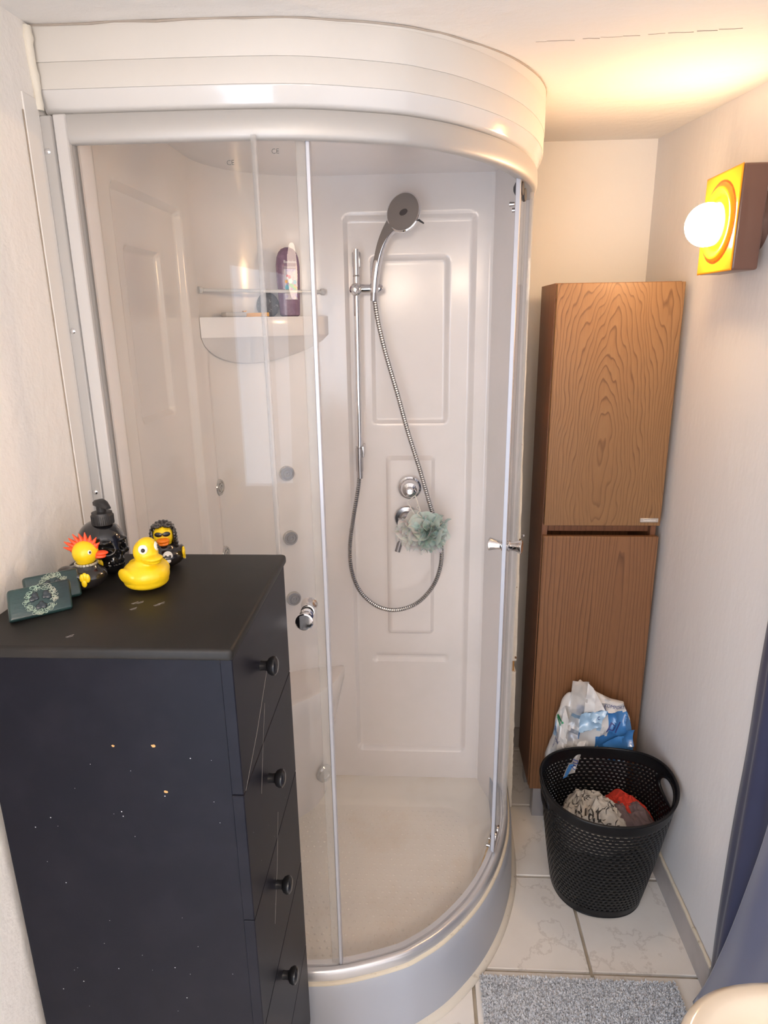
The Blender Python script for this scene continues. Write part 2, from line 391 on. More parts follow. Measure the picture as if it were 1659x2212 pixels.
# basin surface as height field over the tray plan
def inside_depth(x, y):          # distance inside the rail curve
    best = 9
    for p in INN:
        d = math.hypot(x-p.x, y-p.y)
        if d < best: best = d
    return best
INN = offs(RAIL, -.040)
cen = Vector((.54, -.47, 0))
def lens(a):                      # basin floor edge radius by angle about centre (rounded corner back right, arc at front)
    return None
FE = catmull([(.02, -.20, 0), (.20, -.203, 0), (.45, -.205, 0), (.66, -.207, 0), (.715, -.217, 0), (.748, -.255, 0), (.760, -.330, 0), (.758, -.45, 0), (.738, -.56, 0), (.690, -.655, 0), (.610, -.735, 0), (.50, -.790, 0), (.38, -.812, 0), (.20, -.820, 0), (.06, -.815, 0), (.03, -.70, 0), (.028, -.40, 0)], 7, True)
vs = []; fs = []
nF = len(FE)
def outer_hit(d):
    # ray from cen along d to the outer boundary (rail inner line / panel walls)
    t = 9
    if d.x < 0: t = min(t, (0.034-cen.x)/d.x)
    if d.y > 0: t = min(t, (-.098-cen.y)/d.y)
    if d.x > 0: t = min(t, (.870-cen.x)/d.x)
    for a, b in zip(INN, INN[1:]):
        e = b-a; den = d.x*e.y-d.y*e.x
        if abs(den) < 1e-9: continue
        s = ((a.x-cen.x)*e.y-(a.y-cen.y)*e.x)/den; u = ((a.x-cen.x)*d.y-(a.y-cen.y)*d.x)/den
        if s > 0 and -.01 <= u <= 1.01: t = min(t, s)
    return t
prof = [(0, .060), (.55, .061), (.985, .062), (1.0, .0645), (1.0, .0655)]
rings = []
for k in range(9):
    ring = []
    for i, p in enumerate(FE):
        d = (p-cen); rF = d.length; dn = d/rF; rO = outer_hit(dn)
        front = dn.y < 0 or False
        zO = .187 if (dn.y < -.02) else .187*(1-min(1, max(0, (dn.y+.02)/.5)))+.094*min(1, max(0, (dn.y+.02)/.5))
        if k == 0: r, z = rF*.5, .060
        elif k == 1: r, z = rF*.96, .060
        elif k == 2: r, z = rF, .0625
        elif k == 3: r, z = rF*1.012, .066
        else:
            t = (k-3)/5; r = rF*1.012+(rO-rF*1.012)*t; s = t*t*(3-2*t)
            z = .066+(zO-.066)*s
        ring.append(cen+dn*r+Vector((0, 0, z)))
    rings.append(ring)
vs = [cen+Vector((0, 0, .060))]+[v for r in rings for v in r]
for i in range(nF):
    j = (i+1) % nF; fs.append((0, 1+i, 1+j))
    for k in range(len(rings)-1):
        fs.append((1+k*nF+i, 1+(k+1)*nF+i, 1+(k+1)*nF+j, 1+k*nF+j))
pyobj('tray_basin', vs, fs, ACRYT, SH, 60)
# raised anti-slip dots
bm = bmesh.new()
def inpoly(x, y, P):
    c = False
    for a, b in zip(P, P[1:]+P[:1]):
        if (a.y > y) != (b.y > y) and x < (b.x-a.x)*(y-a.y)/(b.y-a.y)+a.x: c = not c
    return c
for i in range(36):
    for j in range(30):
        x, y = .04+i*.0205+(j % 2)*.010, -.235-j*.0205
        if all(inpoly(x+a, y+b, FE) for a, b in ((.018, 0), (-.018, 0), (0, .02), (0, -.02))):
            q = bm.verts.new((x, y, .0630)); r_ = [bm.verts.new((x+.0046*math.cos(a*PI/3), y+.0046*math.sin(a*PI/3), .0602)) for a in range(6)]
            for a in range(6): bm.faces.new((q, r_[a], r_[(a+1) % 6]))
d = obj('antislip_dots', bm, ACRYT, SH, 80); d['kind'] = 'stuff'
# drain
bm = bmesh.new(); lathe(bm, [(.042, 0), (.042, .003), (.034, .005), (.012, .0045), (0, .0045)], frame((.40, -.53, .061), (0, 0, 1)), 30); 

bm.free()
# ---- moulded wall panel: one continuous sheet
PX = .036; PY = -.10
path = []      # (point, outward-to-room normal, tag, local coordinate)
y = -.935
while y < -.365: path.append(((PX, y), (1, 0), 'L', y)); y += .006
for i in range(46):
    t = i/45*PI/2; ax, ay = .294, .265
    px, py = PX+ax-ax*math.cos(t), PY-ay+ay*math.sin(t)
    n = Vector((math.cos(t)*ay, -math.sin(t)*ax, 0)).normalized(); path.append(((px, py), (n.x, n.y), 'C', t))
x = PX+.294+.006
while x < .797: path.append(((x, PY), (0, -1), 'B', x)); x += .0056
y = PY-.004; 
while y > -.345:
    path.append(((.800+(PY-y)*.27, y), (-.966, -.26), 'R', y)); y -= .008
def rect(u, v, u0, u1, v0, v1, wd=.012, r=.012):
    cu, cv, hu, hv = (u0+u1)/2, (v0+v1)/2, (u1-u0)/2, (v1-v0)/2
    du, dv = abs(u-cu)-hu+r, abs(v-cv)-hv+r
    d = math.hypot(max(du, 0), max(dv, 0))+min(max(du, dv), 0)-r
    t = min(1, max(0, .5-d/wd)); return t*t*(3-2*t)
ZT = 2.032
zs_ = list(np.arange(.080, ZT, .0062))+[ZT]
def height(tg, s, z):
    h = 0
    if tg == 'B':
        h -= .016*rect(s, z, .387, .748, .206, 1.924, .014, .012)
        h -= .010*rect(s, z, .459, .675, 1.348, 1.814, .012, .010)
        h += .013*rect(s, z, .4965, .638, .6485, 1.239, .010, .008)
        h -= .010*rect(s, z, .446, .689, .545, .563, .012, .006)
    if tg == 'L':
        h -= .016*rect(s, z, -.80, -.44, .206, 1.895, .014, .012)
        h -= .010*rect(s, z, -.735, -.555, 1.45, 1.793, .012, .010)
        h += .010*rect(s, z, -.95, -.875, -1, 3, .016, .004)
    if tg == 'C':
        h -= .008*rect(s, z, .16, 1.42, .56, 1.56, .10, .05)
        h += .006*rect(s, z, .55, 1.02, -1, 3, .10, .05)*0
    return h
vs = []; nz_ = len(zs_)
for (p, n, tg, s) in path:
    for z in zs_:
        h = height(tg, s, z); vs.append((p[0]+n[0]*h, p[1]+n[1]*h, z))
fs = [(i*nz_+k, (i+1)*nz_+k, (i+1)*nz_+k+1, i*nz_+k+1) for i in range(len(path)-1) for k in range(nz_-1)]
pyobj('moulded_wall_panel', vs, fs, ACRY, SH, 35)
# cabin roof
bm = bmesh.new()
RF = [p for p in offs(RAIL, -.030) if p.x > .03]; 
poly = [bm.verts.new((p.x, p.y, 2.030)) for p in RF]+[bm.verts.new((.86, .02, 2.03)), bm.verts.new((.03, .02, 2.03))]
f = bm.faces.new(poly); r = bmesh.ops.extrude_face_region(bm, geom=[f]); bmesh.ops.translate(bm, vec=(0, 0, .012), verts=[v for v in r['geom'] if isinstance(v, bmesh.types.BMVert)])
obj('cabin_roof', bm, ACRY, SH, 40)
# canopy bands up to the ceiling
CAN = [Vector((p.x, p.y+.012, 0)) for p in R0]
R0c = [p.copy() for p in CAN]; R0c[0].x = .003
bm = bmesh.new(); sweep(bm, R0c, [(-.035, 1.968), (-.008, 1.969), (-.002, 1.972), (.002, 1.978), (.004, 1.988), (.0105, 1.998), (.0105, 2.000), (-.035, 2.000)]); obj('canopy_band', bm, LIP, SH, 60, 'glossy white lower lip')
bm = bmesh.new(); sweep(bm, R0c, rr(-.030, .012, 2.0002, 2.0368, .0005)); obj('canopy_band', bm, CREAM, SH, 50)
bm = bmesh.new()
sweep(bm, R0c, rr(-.030, .013, 2.0370, 2.0835, .0005)); obj('canopy_band', bm, CREAM, SH, 50)
bm = bmesh.new()     # filler between canopy and the sloping ceiling
rings = []
P = R0c
for i, p in enumerate(P):
    t = (P[min(i+1, len(P)-1)]-P[max(i-1, 0)]).normalized(); n = Vector((t.y, -t.x, 0)); q = p+n*.0125; q2 = p-n*.02
    rings.append([bm.verts.new((q.x, q.y, 2.083)), bm.verts.new((q.x, q.y, zc(q.y)+.002)), bm.verts.new((q2.x, q2.y, zc(q2.y)+.002)), bm.verts.new((q2.x, q2.y, 2.083))])
for a, b in zip(rings, rings[1:]):
    for k in range(4): bm.faces.new((a[k], a[(k+1) % 4], b[(k+1) % 4], b[k]))
obj('canopy_filler', bm, CREAM, SH, 50)
bm = bmesh.new(); random.seed(9)
tube(bm, [(p+Vector((0, 0, zc(p.y)-.0015+random.uniform(-.001, .001)))) for p in offs(P, .0125)][::2], lambda i: .0016+.0012*abs(noise.noise(Vector((i*.9, 3, 0)))), 6)
obj('ceiling_joint', bm, mat('grey_joint', (.40, .35, .30), .9), SH)
# left wall profiles
bm = bmesh.new(); box(bm, .0, .020, -.958, -.935, .19, 1.963, .0015, 1); obj('wall_profile', bm, SATIN, SH)
bm = bmesh.new(); box(bm, .0195, .041, -.953, -.925, .19, 1.966, .002, 1); obj('jamb_profile', bm, WPROF, SH)
bm = bmesh.new(); box(bm, .041, .047, -.944, -.930, .2, 1.93, .001, 1); obj('glass_seal', bm, SEAL, SH)
for z in (1.912, 1.638, 1.356):
    bm = bmesh.new(); lathe(bm, [(.0045, 0), (.0045, .001), (.003, .0026), (0, .003)], frame((.0085, -.958, z), (0, -1, 0)), 14); obj('screw', bm, CHROME, SH)
# right wall profile
bm = bmesh.new(); box(bm, .858, .882, -.085, -.03, .19, 1.966, .002, 1); obj('wall_profile', bm, SATIN, SH)
# glass panes: curved strips following the rail
def strip(P, d, x_test, z0, z1, th=.005):
    Q = [p for p in offs(P, d) if x_test(p)]
    bm = bmesh.new(); sweep(bm, Q, [(0, z0), (th, z0), (th, z1), (0, z1)]); return bm, Q
fine = resample(RAIL, .006)
bm, Q = strip(fine, -.012, lambda p: .045 < p.x < .335 and p.y < -.8, .214, 1.930); obj('fixed_glass', bm, GLASS, SH, 50)
bm = bmesh.new(); box(bm, .333, .341, -.962+.004, -.950, .214, 1.928); 
bmesh.ops.translate(bm, vec=(0, .0, 0), verts=bm.verts); obj('glass_seal', bm, SEAL, SH)
bm, Q = strip(fine, -.012, lambda p: p.x > .80 and p.y > -.435 and p.y < -.05, .214, 1.930); obj('fixed_glass', bm, GLASS, SH, 50)
e0 = Q[0]
bm = bmesh.new(); box(bm, e0.x-.002, e0.x+.006, e0.y-.006, e0.y+.004, .214, 1.928); obj('glass_seal', bm, SEAL, SH)
def knob(parent, p, n):
    n = Vector(n).normalized()
    for s, nm in ((1, 'door_knob'), (-1, 'door_knob')):
        bm = bmesh.new(); lathe(bm, [(.008, .003), (.0125, .003), (.0125, .005), (.0105, .007), (.0135, .008), (.0135, .010), (.0115, .012), (.0120, .020), (.0150, .032), (.0172, .0375), (.0172, .0395), (.0150, .041), (0, .0415)], frame(p, n*s), 32)
        obj(nm, bm, CHROME, parent, 30)
# left door (slid open behind fixed pane)
def door(cond, edge_first):
    Q = [p for p in offs(fine, -.026) if cond(p)]
    dr = thing('sliding_door', None, None, (Q[0].x, Q[0].y, .2)); dr.parent = SH; dr.location = Vector((Q[0].x, Q[0].y, .2))-wloc(SH)
    bm = bmesh.new(); sweep(bm, Q, [(0, .222), (.005, .222), (.005, 1.925), (0, 1.925)]); obj('door_glass', bm, GLASS, dr, 50)
    return dr, Q
dl, Ql = door(lambda p: .06 < p.x < .413 and p.y < -.8, False)
e = Ql[-1]
bm = bmesh.new(); box(bm, e.x, e.x+.007, e.y-.008, e.y+.010, .212, 1.930, .001, 1); obj('edge_profile', bm, mat('edge_white', (.56, .575, .63), .30, .2), dl)
bm = bmesh.new(); box(bm, e.x-.017, e.x, e.y-.004, e.y+.008, .212, 1.930, .001, 1); obj('edge_seal', bm, SEAL, dl)
knob(dl, (.378, Ql[-8].y-.003, 1.103), (.03, -1, 0))
dr_, Qr = door(lambda p: p.x > .70 and -.560 < p.y < -.10, True)
e = Qr[0]; tdir = (Qr[1]-Qr[0]).normalized(); ndir = Vector((tdir.y, -tdir.x, 0))
Mx = Matrix(((tdir.x, ndir.x, 0, e.x), (tdir.y, ndir.y, 0, e.y), (0, 0, 1, 0), (0, 0, 0, 1)))
bm = bmesh.new(); box(bm, -.008, .000, -.003, .007, .212, 1.930, .001, 1, Mx); obj('edge_profile', bm, MATS['edge_white'], dr_)
bm = bmesh.new(); box(bm, .0, .013, -.002, .006, .212, 1.930, .001, 1, Mx); obj('edge_seal', bm, SEAL, dr_)
kp = Qr[3]; knob(dr_, (kp.x, kp.y, 1.112), ndir)
for q, zz in ((Qr[3], 1.912), (Qr[9], 1.905), (Qr[3], .245), (Qr[9], .238)):
    bm = bmesh.new(); lathe(bm, [(.006, -.008), (.013, -.008), (.014, -.004), (.011, 0), (.014, .004), (.013, .008), (.006, .012), (0, .012)], frame((q.x, q.y, zz), -ndir), 20)
    obj('roller', bm, CHROMED if zz < 1 else RUBBER, dr_, 30)
    bm = bmesh.new(); lathe(bm, [(.004, 0), (.005, .010), (0, .011)], frame((q.x-.010, q.y-.004, zz-.03), -ndir), 12); obj('roller_bolt', bm, CHROMED, dr_, 30)
bm = bmesh.new(); ell(bm, (Qr[2].x, Qr[2].y-.001, .36), (.003, .003, .004)); obj('stop_pin', bm, RUBBER, dr_)
# printed marks
INK = mat('ink', (.10, .10, .10), .6)
text('printed_mark', 'CE', .0105, frame((.294, -.9385, 1.893), (0, -1, 0), (1, 0, 0)), INK, SH, .0001)
text('printed_mark', 'CE', .0105, frame((.364, -.9235, 1.911), (0, -1, 0), (1, 0, 0)), INK, SH, .0001)
text('printed_mark', 'CE', .009, frame((kp.x-.006, kp.y+.0, 1.893), ndir), INK, SH, .0001)
# white panel edge on the right of the cabin, paint peeling, with exposed timber
WP = mat('peeling_white', (.84, .79, .70), .6, bump=[(45, .5, .004)], mottle=((.70, .62, .50), 30, .62, .75))
for z0, z1, a in ((.610, 2.03, 0), (.06, .571, 1)):
    vs = []; n = 46; random.seed(11+a)
    for i in range(n+1):
        z = z0+(z1-z0)*i/n; xr = .8855+(.9085-.8855)*(2.0-z)/1.95
        j = random.uniform(-.0012, .0012)
        for (x, y) in ((.872, -.20), (xr+j, -.20), (xr-.002+j, .05), (.872, .05)): vs.append((x, y, z))
    fs = []
    for i in range(n):
        for k in range(4): fs.append((i*4+k, i*4+(k+1) % 4, i*4+4+(k+1) % 4, i*4+4+k))
    fs += [(0, 3, 2, 1), (n*4, n*4+1, n*4+2, n*4+3)]
    pyobj('side_board', vs, fs, WP, SH, 30, label='white painted board with chipped edge')
bm = bmesh.new(); box(bm, .874, .897, -.192, .04, .571, .612); obj('bare_timber', bm, mat('raw_timber', (.50, .25, .06), .7, mottle=((.30, .14, .03), 60, .4, .7)), SH, label='bare orange timber showing')
bm = bmesh.new(); lathe(bm, [(.003, -.006), (.003, 0), (.0035, .001), (0, .002)], frame((.905, -.203, 1.027), (.4, -1, .1)), 12); obj('screw', bm, CHROME, SH)
bm = bmesh.new(); random.seed(2)
for (x, z, s) in ((.896, 1.012, .004), (.889, 1.30, .0018), (.8865, 1.62, .0022), (.893, .86, .0015), (.899, .622, .004), (.884, 1.75, .0015)):
    r_ = [bm.verts.new((x+s*random.uniform(.5, 1)*math.cos(a), -.2006, z+1.6*s*random.uniform(.5, 1)*math.sin(a))) for a in np.linspace(0, 2*PI, 9)[:-1]]; bm.faces.new(r_)
obj('paint_chips', bm, mat('chip_brown', (.22, .12, .06), .8), SH, False)['kind'] = 'stuff'

# corner shelf and rail
def arcp(t, inset=0, ax=.294, ay=.265):
    return Vector((PX+ax-(ax-inset)*math.cos(t), PY-ay+(ay-inset)*math.sin(t), 0))
n = 26; back = [arcp(i/n*PI/2, .001) for i in range(n+1)]
A, B = back[0], back[-1]; front = []
for i in range(n+1):
    s = i/n; p = A.lerp(B, s); nn = Vector((.67, -.74, 0)); front.append(p+nn*(.030*math.sin(PI*s)**.8))
vs = []; fs = []
lev = [(0, 1.655, 1), (.006, 1.661, 1), (.012, 1.661, 1), (.02, 1.654, 1), (1, 1.654, 1)]
rows = [[f_.lerp(b_, 0)+Vector((0, 0, z)) for f_, b_ in zip(front, back)] for z in (1.612,)]
def row(k, z): return [f_.lerp(b_, k)+Vector((0, 0, z)) for f_, b_ in zip(front, back)]
R_ = [row(1, 1.6605), row(.06, 1.6605), row(.035, 1.6607), row(.012, 1.6607), row(0, 1.658), row(0.0, 1.618), row(.03, 1.610)]
for i in range(1, 9):
    t = i/8; rr_ = []
    for q, (f_, b_) in enumerate(zip(front, back)):
        s = q/n; dep = .075*math.sin(PI*s)**.7
        rr_.append(f_.lerp(b_, .03+.97*t)+Vector((0, 0, 1.610-dep*(t**1.2))))
    R_.append(rr_)
vs = [v for r_ in R_ for v in r_]; m_ = n+1
fs = [(k*m_+i, k*m_+i+1, (k+1)*m_+i+1, (k+1)*m_+i) for k in range(len(R_)-1) for i in range(n)]
pyobj('corner_shelf', vs, fs, ACRY, SH, 40)
bm = bmesh.new(); a = A+Vector((.004, .012, 1.727)); b = B+Vector((-.010, -.02, 1.727)); tube(bm, [a, b], .0046, 12); obj('shelf_rail', bm, LIP, SH)
for p, dd in ((a, (b-a)), (b, (a-b))):
    bm = bmesh.new(); lathe(bm, [(.009, -.004), (.009, .004), (.006, .007), (0, .007)], frame(p, dd), 18); obj('rail_socket', bm, LIP, SH)
# corner seat
n = 24; sf = catmull([(PX, -.50, 0), (.10, -.455, 0), (.17, -.392, 0), (.23, -.335, 0), (.290, -.270, 0), (.332, -.190, 0), (.345, -.101, 0)], 4)
vs = []; rings = []
inner = Vector((PX+.0, PY, 0))
for k, (q, z) in enumerate(((.0, .525), (.90, .525), (.965, .531), (.99, .529), (1.0, .520), (.995, .490), (.96, .45), (.86, .30), (.80, .10), (.79, .060))):
    rings.append([inner.lerp(p, q)+Vector((0, 0, z)) for p in sf])
vs = [v for r_ in rings for v in r_]; m_ = len(sf)
fs = [(k*m_+i, k*m_+i+1, (k+1)*m_+i+1, (k+1)*m_+i) for k in range(len(rings)-1) for i in range(m_-1)]
pyobj('corner_seat', vs, fs, ACRY, SH, 50)
# body jets
JM = mat('jet_clear', (.50, .49, .48), .12, .3, coat=1)
def jet(t, z):
    p = arcp(t, .0); nn = Vector((math.cos(t), -math.sin(t), 0))
    bm = bmesh.new(); lathe(bm, [(.0235, -.010), (.0235, .0), (.0215, .004), (.0170, .004), (.0160, .001), (.0125, .001), (.0115, .005), (.0075, .005), (.0065, .002), (.003, .002), (.002, .005), (0, .005)], frame(p+Vector((0, 0, z)), nn), 30)
    j = obj('body_jet', bm, JM, SH, 20)
jet(math.radians(9), 1.205); jet(math.radians(9), 1.008)
for z in (1.200, .992, .785): jet(math.radians(62), z)
jet(math.radians(9), .80)
bm = bmesh.new(); lathe(bm, [(.030, -.008), (.030, 0), (.026, .005), (.015, .006), (.012, .003), (0, .003)], frame((.285, -.232, .20), (.75, -.66, .05)), 26); obj('foot_jet', bm, JM, SH, 20)

# mixer controls on the raised plate
bm = bmesh.new(); lathe(bm, [(.036, 0), (.0365, .004), (.035, .007), (.030, .009), (.028, .016), (.026, .030), (.022, .036), (.012, .040), (.011, .052), (.008, .057), (0, .058)], frame((.566, -.104, 1.150), (.02, -1, 0)), 40); obj('diverter_knob', bm, CHROME, SH, 30)
bm = bmesh.new(); lathe(bm, [(.038, 0), (.0385, .004), (.036, .007), (.024, .009), (.021, .020), (.018, .030), (0, .032)], frame((.557, -.104, 1.052), (0, -1, 0)), 40); mx_ = obj('mixer_plate', bm, CHROMED, SH, 30)
bm = bmesh.new(); tube(bm, [(.556, -.132, 1.05), (.548, -.142, 1.02), (.536, -.152, .985), (.528, -.158, .958)], lambda i: .0085, 12); obj('mixer_lever', bm, mat('grey_lever', (.28, .27, .28), .35, .5), SH)

# ------------------------------------------------------------------ filler strip on the left wall
bm = bmesh.new(); box(bm, .0, .003, -1.000, -.958, 0, 1.985, .0010, 1); struct('trim_1', bm, mat('trim_white', (.80, .77, .73), .4))
bm = bmesh.new(); random.seed(4)
tube(bm, [(.001, -1.0015, z) for z in np.arange(1.2, 1.98, .02)], lambda i: .0009+.0006*noise.noise(Vector((i*.8, 1, 0))), 5)
o = obj('trim_2', bm, CRACK); o['kind'] = 'structure'
bm = bmesh.new()
tube(bm, [(.003, -.955-.012*abs(noise.noise(Vector((z*9, 0, 0)))), z) for z in np.arange(1.97, 2.085, .008)], lambda i: .007+.003*noise.noise(Vector((i*.8, 5, 0))), 10)
o = obj('trim_3', bm, mat('yellowed_caulk', (.76, .715, .62), .6, bump=[(90, .5, .003)])); o['kind'] = 'structure'

# ------------------------------------------------------------------ shower rail, hand shower
SR = thing('shower_rail', 'chrome vertical slide rail with sliding bracket mounted inside the shower', 'shower rail', (.418, -.15, 1.2))
bm = bmesh.new(); tube(bm, [(.417, -.15, 1.235), (.420, -.15, 1.836)], .0085, 20); obj('rail_pole', bm, CHROME, SR)
bm = bmesh.new(); lathe(bm, [(.0095, 0), (.0095, .004), (.0088, .005)], frame((.420, -.15, 1.764), (0, 0, 1)), 20); obj('rail_ring', bm, CHROMED, SR)
bm = bmesh.new(); lathe(bm, [(.0105, -.05), (.011, -.045), (.011, .02), (.0095, .021), (.0095, .025), (.0110, .0255)], frame((.4165, -.15, 1.262), (0, 0, 1)), 20)
box(bm, .424, .431, -.156, -.10, 1.255, 1.288, .002); obj('lower_bracket', bm, CHROMED, SR)
bm = bmesh.new(); box(bm, .409, .431, -.142, -.112, 1.79, 1.83, .002); obj('upper_bracket', bm, CHROMED, SR)
bm = bmesh.new(); lathe(bm, [(.016, -.020), (.017, -.016), (.017, .010), (.0165, .016), (.012, .019), (.010, .022), (.009, .030), (.006, .034), (0, .035)], frame((.420, -.155, 1.731), (-.1, -1, -.08)), 28)
lathe(bm, [(.0115, 0), (.0125, .012), (.0125, .060), (.011, .068), (.007, .073), (0, .074)], frame((.421, -.158, 1.731), (1, -.05, .02)), 24)
obj('sliding_bracket', bm, CHROME, SR, 30)
HS = thing('hand_shower', 'chrome hand shower on ribbed hose hanging in loop from slide rail bracket', 'shower head', (.476, -.17, 1.72))
# paddle shaped head and handle (swept)
axis = catmull([(.470, -.172, 1.722), (.473, -.175, 1.755), (.480, -.180, 1.795), (.492, -.186, 1.835), (.508, -.191, 1.865), (.524, -.190, 1.884), (.538, -.184, 1.897)], 6)
bm = bmesh.new(); tube(bm, axis, lambda i: .0112+.0012*math.sin(i*.2)+.010*(i/36)**5, 20); obj('handle', bm, CHROME, HS)
fd = Vector((-.30, -.86, .30)).normalized()
bm = bmesh.new(); lathe(bm, [(0, -.030), (.018, -.029), (.034, -.023), (.046, -.012), (.0515, -.002), (.0515, .003), (.049, .005), (0, .0055)], frame((.553, -.200, 1.919), fd, (0, 0, 1)) @ Matrix.Diagonal((1.05, .92, 1, 1)), 40); obj('spray_head', bm, CHROME, HS, 30)
bm = bmesh.new(); lathe(bm, [(.0475, .0050), (.047, .0064), (.02, .0080), (0, .0082)], frame((.553, -.200, 1.919), fd, (0, 0, 1)) @ Matrix.Diagonal((1.05, .92, 1, 1)), 40); obj('spray_face', bm, CHROMEG, HS, 30, 'matt grey spray face')
bm = bmesh.new(); M_ = frame((.5565, -.200, 1.915), fd, (1, 0, .35)); lathe(bm, [(.0115, .009), (.0115, .0118), (0, .0122)], M_ @ Matrix.Diagonal((1, .68, 1, 1)), 24); obj('spray_insert', bm, mat('dark_insert', (.07, .06, .06), .4), HS)
# grey flank along handle
fl_ = []
for i, p in enumerate(axis[:-3]):
    t = (axis[min(i+1, len(axis)-1)]-axis[max(i-1, 0)]).normalized(); sd = fd.cross(t).normalized(); wv = .0045+.020*(i/36)**2.2
    fl_.append((p+fd*(.0108+.006*(i/36)**2)+sd*wv, p+fd*(.0118+.0065*(i/36)**2), p+fd*(.0108+.006*(i/36)**2)-sd*wv))
vs = [v for r_ in fl_ for v in r_]; fs = []
for i in range(len(fl_)-1):
    for k in range(2): fs.append((i*3+k, i*3+k+1, i*3+4+k, i*3+3+k))
pyobj('handle_inlay', vs, fs, CHROMEG, HS)
bm = bmesh.new(); tube(bm, [(.592, -.203, 1.900), (.606, -.212, 1.890)], lambda i: .003-.001*i, 8); obj('mode_lever', bm, RUBBER, HS)
hp = [(.468, -.168, 1.722), (.471, -.168, 1.700), (.481, -.17, 1.637), (.502, -.17, 1.549), (.532, -.17, 1.445), (.561, -.17, 1.337), (.595, -.17, 1.227), (.632, -.17, 1.099), (.656, -.17, 1.03), (.664, -.17, .975), (.661, -.17, .915), (.640, -.17, .852), (.597, -.17, .798), (.548, -.17, .772), (.498, -.17, .768), (.449, -.17, .789), (.407, -.17, .836), (.385, -.17, .905), (.383, -.17, .985), (.396, -.165, 1.075), (.411, -.155, 1.160), (.4165, -.15, 1.216)]
HP = resample(catmull(hp, 14), .0016)
bm = bmesh.new(); tube(bm, HP, lambda i: (.0068, .0071, .0068, .0052)[i % 4], 10); obj('hose', bm, mat('hose_steel', (.62, .61, .60), .25, 1, mottle=((.5, .49, .48), 40, .3, .7)), HS, 25)
# the dark gaps between the turns are a slimmer inner tube
bm = bmesh.new(); tube(bm, HP[::4], .0059, 10); obj('hose_liner', bm, RUBBER, HS)
for a, b_ in (((.4165, -.15, 1.19), (.4165, -.15, 1.222)), ((.468, -.168, 1.700), (.470, -.172, 1.728))):
    bm = bmesh.new(); tube(bm, [a, b_], .0092, 16); obj('hose_nut', bm, CHROMED, HS)

# ------------------------------------------------------------------ mesh puff hanging on the diverter
SP = thing('bath_puff', 'pale green and white mesh bath puff hanging by a cord from the chrome shower knob', 'sponge', (.62, -.19, 1.03))
GREEN = mat('puff_green', (.58, .70, .65), .8, alpha=.86, mottle=((.74, .82, .78), 25, .4, .7), trl=.4); WH = mat('puff_white', (.92, .90, .87), .8, alpha=.66, trl=.4)
def ruffle(c, ax, r, amp, wv, ph, nr=9, na=60, cup=.5):
    M = frame(c, ax); vs = []; fs = []
    for i in range(nr+1):
        q = i/nr
        for k in range(na):
            a = 2*PI*k/na; rr2 = r*q*(1+.10*math.sin(3*a+ph)); z = amp*q**1.3*(math.sin(wv*a+ph)+.5*math.sin((wv*2+1)*a+2*ph))+cup*r*q*q*.6
            vs.append(M @ Vector((rr2*math.cos(a+.15*math.sin(wv*a)), rr2*math.sin(a+.15*math.sin(wv*a)), z)))
    for i in range(nr):
        for k in range(na): j = (k+1) % na; fs.append((i*na+k, i*na+j, (i+1)*na+j, (i+1)*na+k))
    return vs, fs
def ruffles(name, specs, m, label):
    V, F = [], []
    for s in specs:
        v, f = ruffle(*s); F += [tuple(i+len(V) for i in q) for q in f]; V += v
    o = pyobj(name, V, F, m, SP, 80, label=label); o['kind'] = 'stuff'
random.seed(21)
C0 = Vector((.623, -.195, 1.037))
sp = []
for i in range(15):
    d = Vector((random.uniform(-.5, 1), random.uniform(-1, -.25), random.uniform(-.7, .8))).normalized()
    sp.append((C0+d*random.uniform(.004, .026), d, random.uniform(.030, .047), random.uniform(.004, .008), random.choice((3, 4, 5)), random.uniform(0, 6), 8, 50, .9))
for d, r in (((.6, -.4, -.5), .055), ((.9, -.3, -.1), .058), ((.1, -.7, -.7), .050)): sp.append((C0+Vector((.006, .0, -.004)), Vector(d).normalized(), r, .007, 4, r*70, 8, 54, .4))
ruffles('green_ruffle', sp, GREEN, 'pale green ruffles')
sp = []
C1 = Vector((.585, -.185, 1.04))
for i in range(11):
    d = Vector((random.uniform(-1, .2), random.uniform(-.8, -.1), random.uniform(-1, .6))).normalized()
    sp.append((C1+d*random.uniform(0, .014), d, random.uniform(.030, .046), random.uniform(.005, .009), random.choice((3, 4)), random.uniform(0, 6), 8, 50, .9))
sp.append((C1+Vector((-.02, .0, -.02)), Vector((-.75, -.3, -.55)).normalized(), .040, .006, 3, 1, 8, 50, 1.2))
for dx in (.0, .02, .04): sp.append((Vector((.590+dx, -.19, .995)), Vector((-.2+dx*6, -.5, -.9)).normalized(), .036, .006, 4, dx*90, 8, 50, .8))
ruffles('white_ruffle', sp, WH, 'white ruffles')
bm = bmesh.new()
tube(bm, [(.583, -.158, 1.138), (.590, -.172, 1.122), (.600, -.185, 1.095), (.606, -.190, 1.07)], .0016, 8)
tube(bm, [(.583, -.158, 1.138), (.560, -.160, 1.120), (.572, -.172, 1.10), (.590, -.186, 1.075)], .0016, 8)
tube(bm, catmull([(.594, -.178, 1.115), (.588, -.18, 1.105), (.598, -.182, 1.098), (.590, -.185, 1.09), (.600, -.188, 1.08)], 5), .0013, 6)
obj('cord', bm, mat('cord_white', (.82, .78, .72), .8), SP)

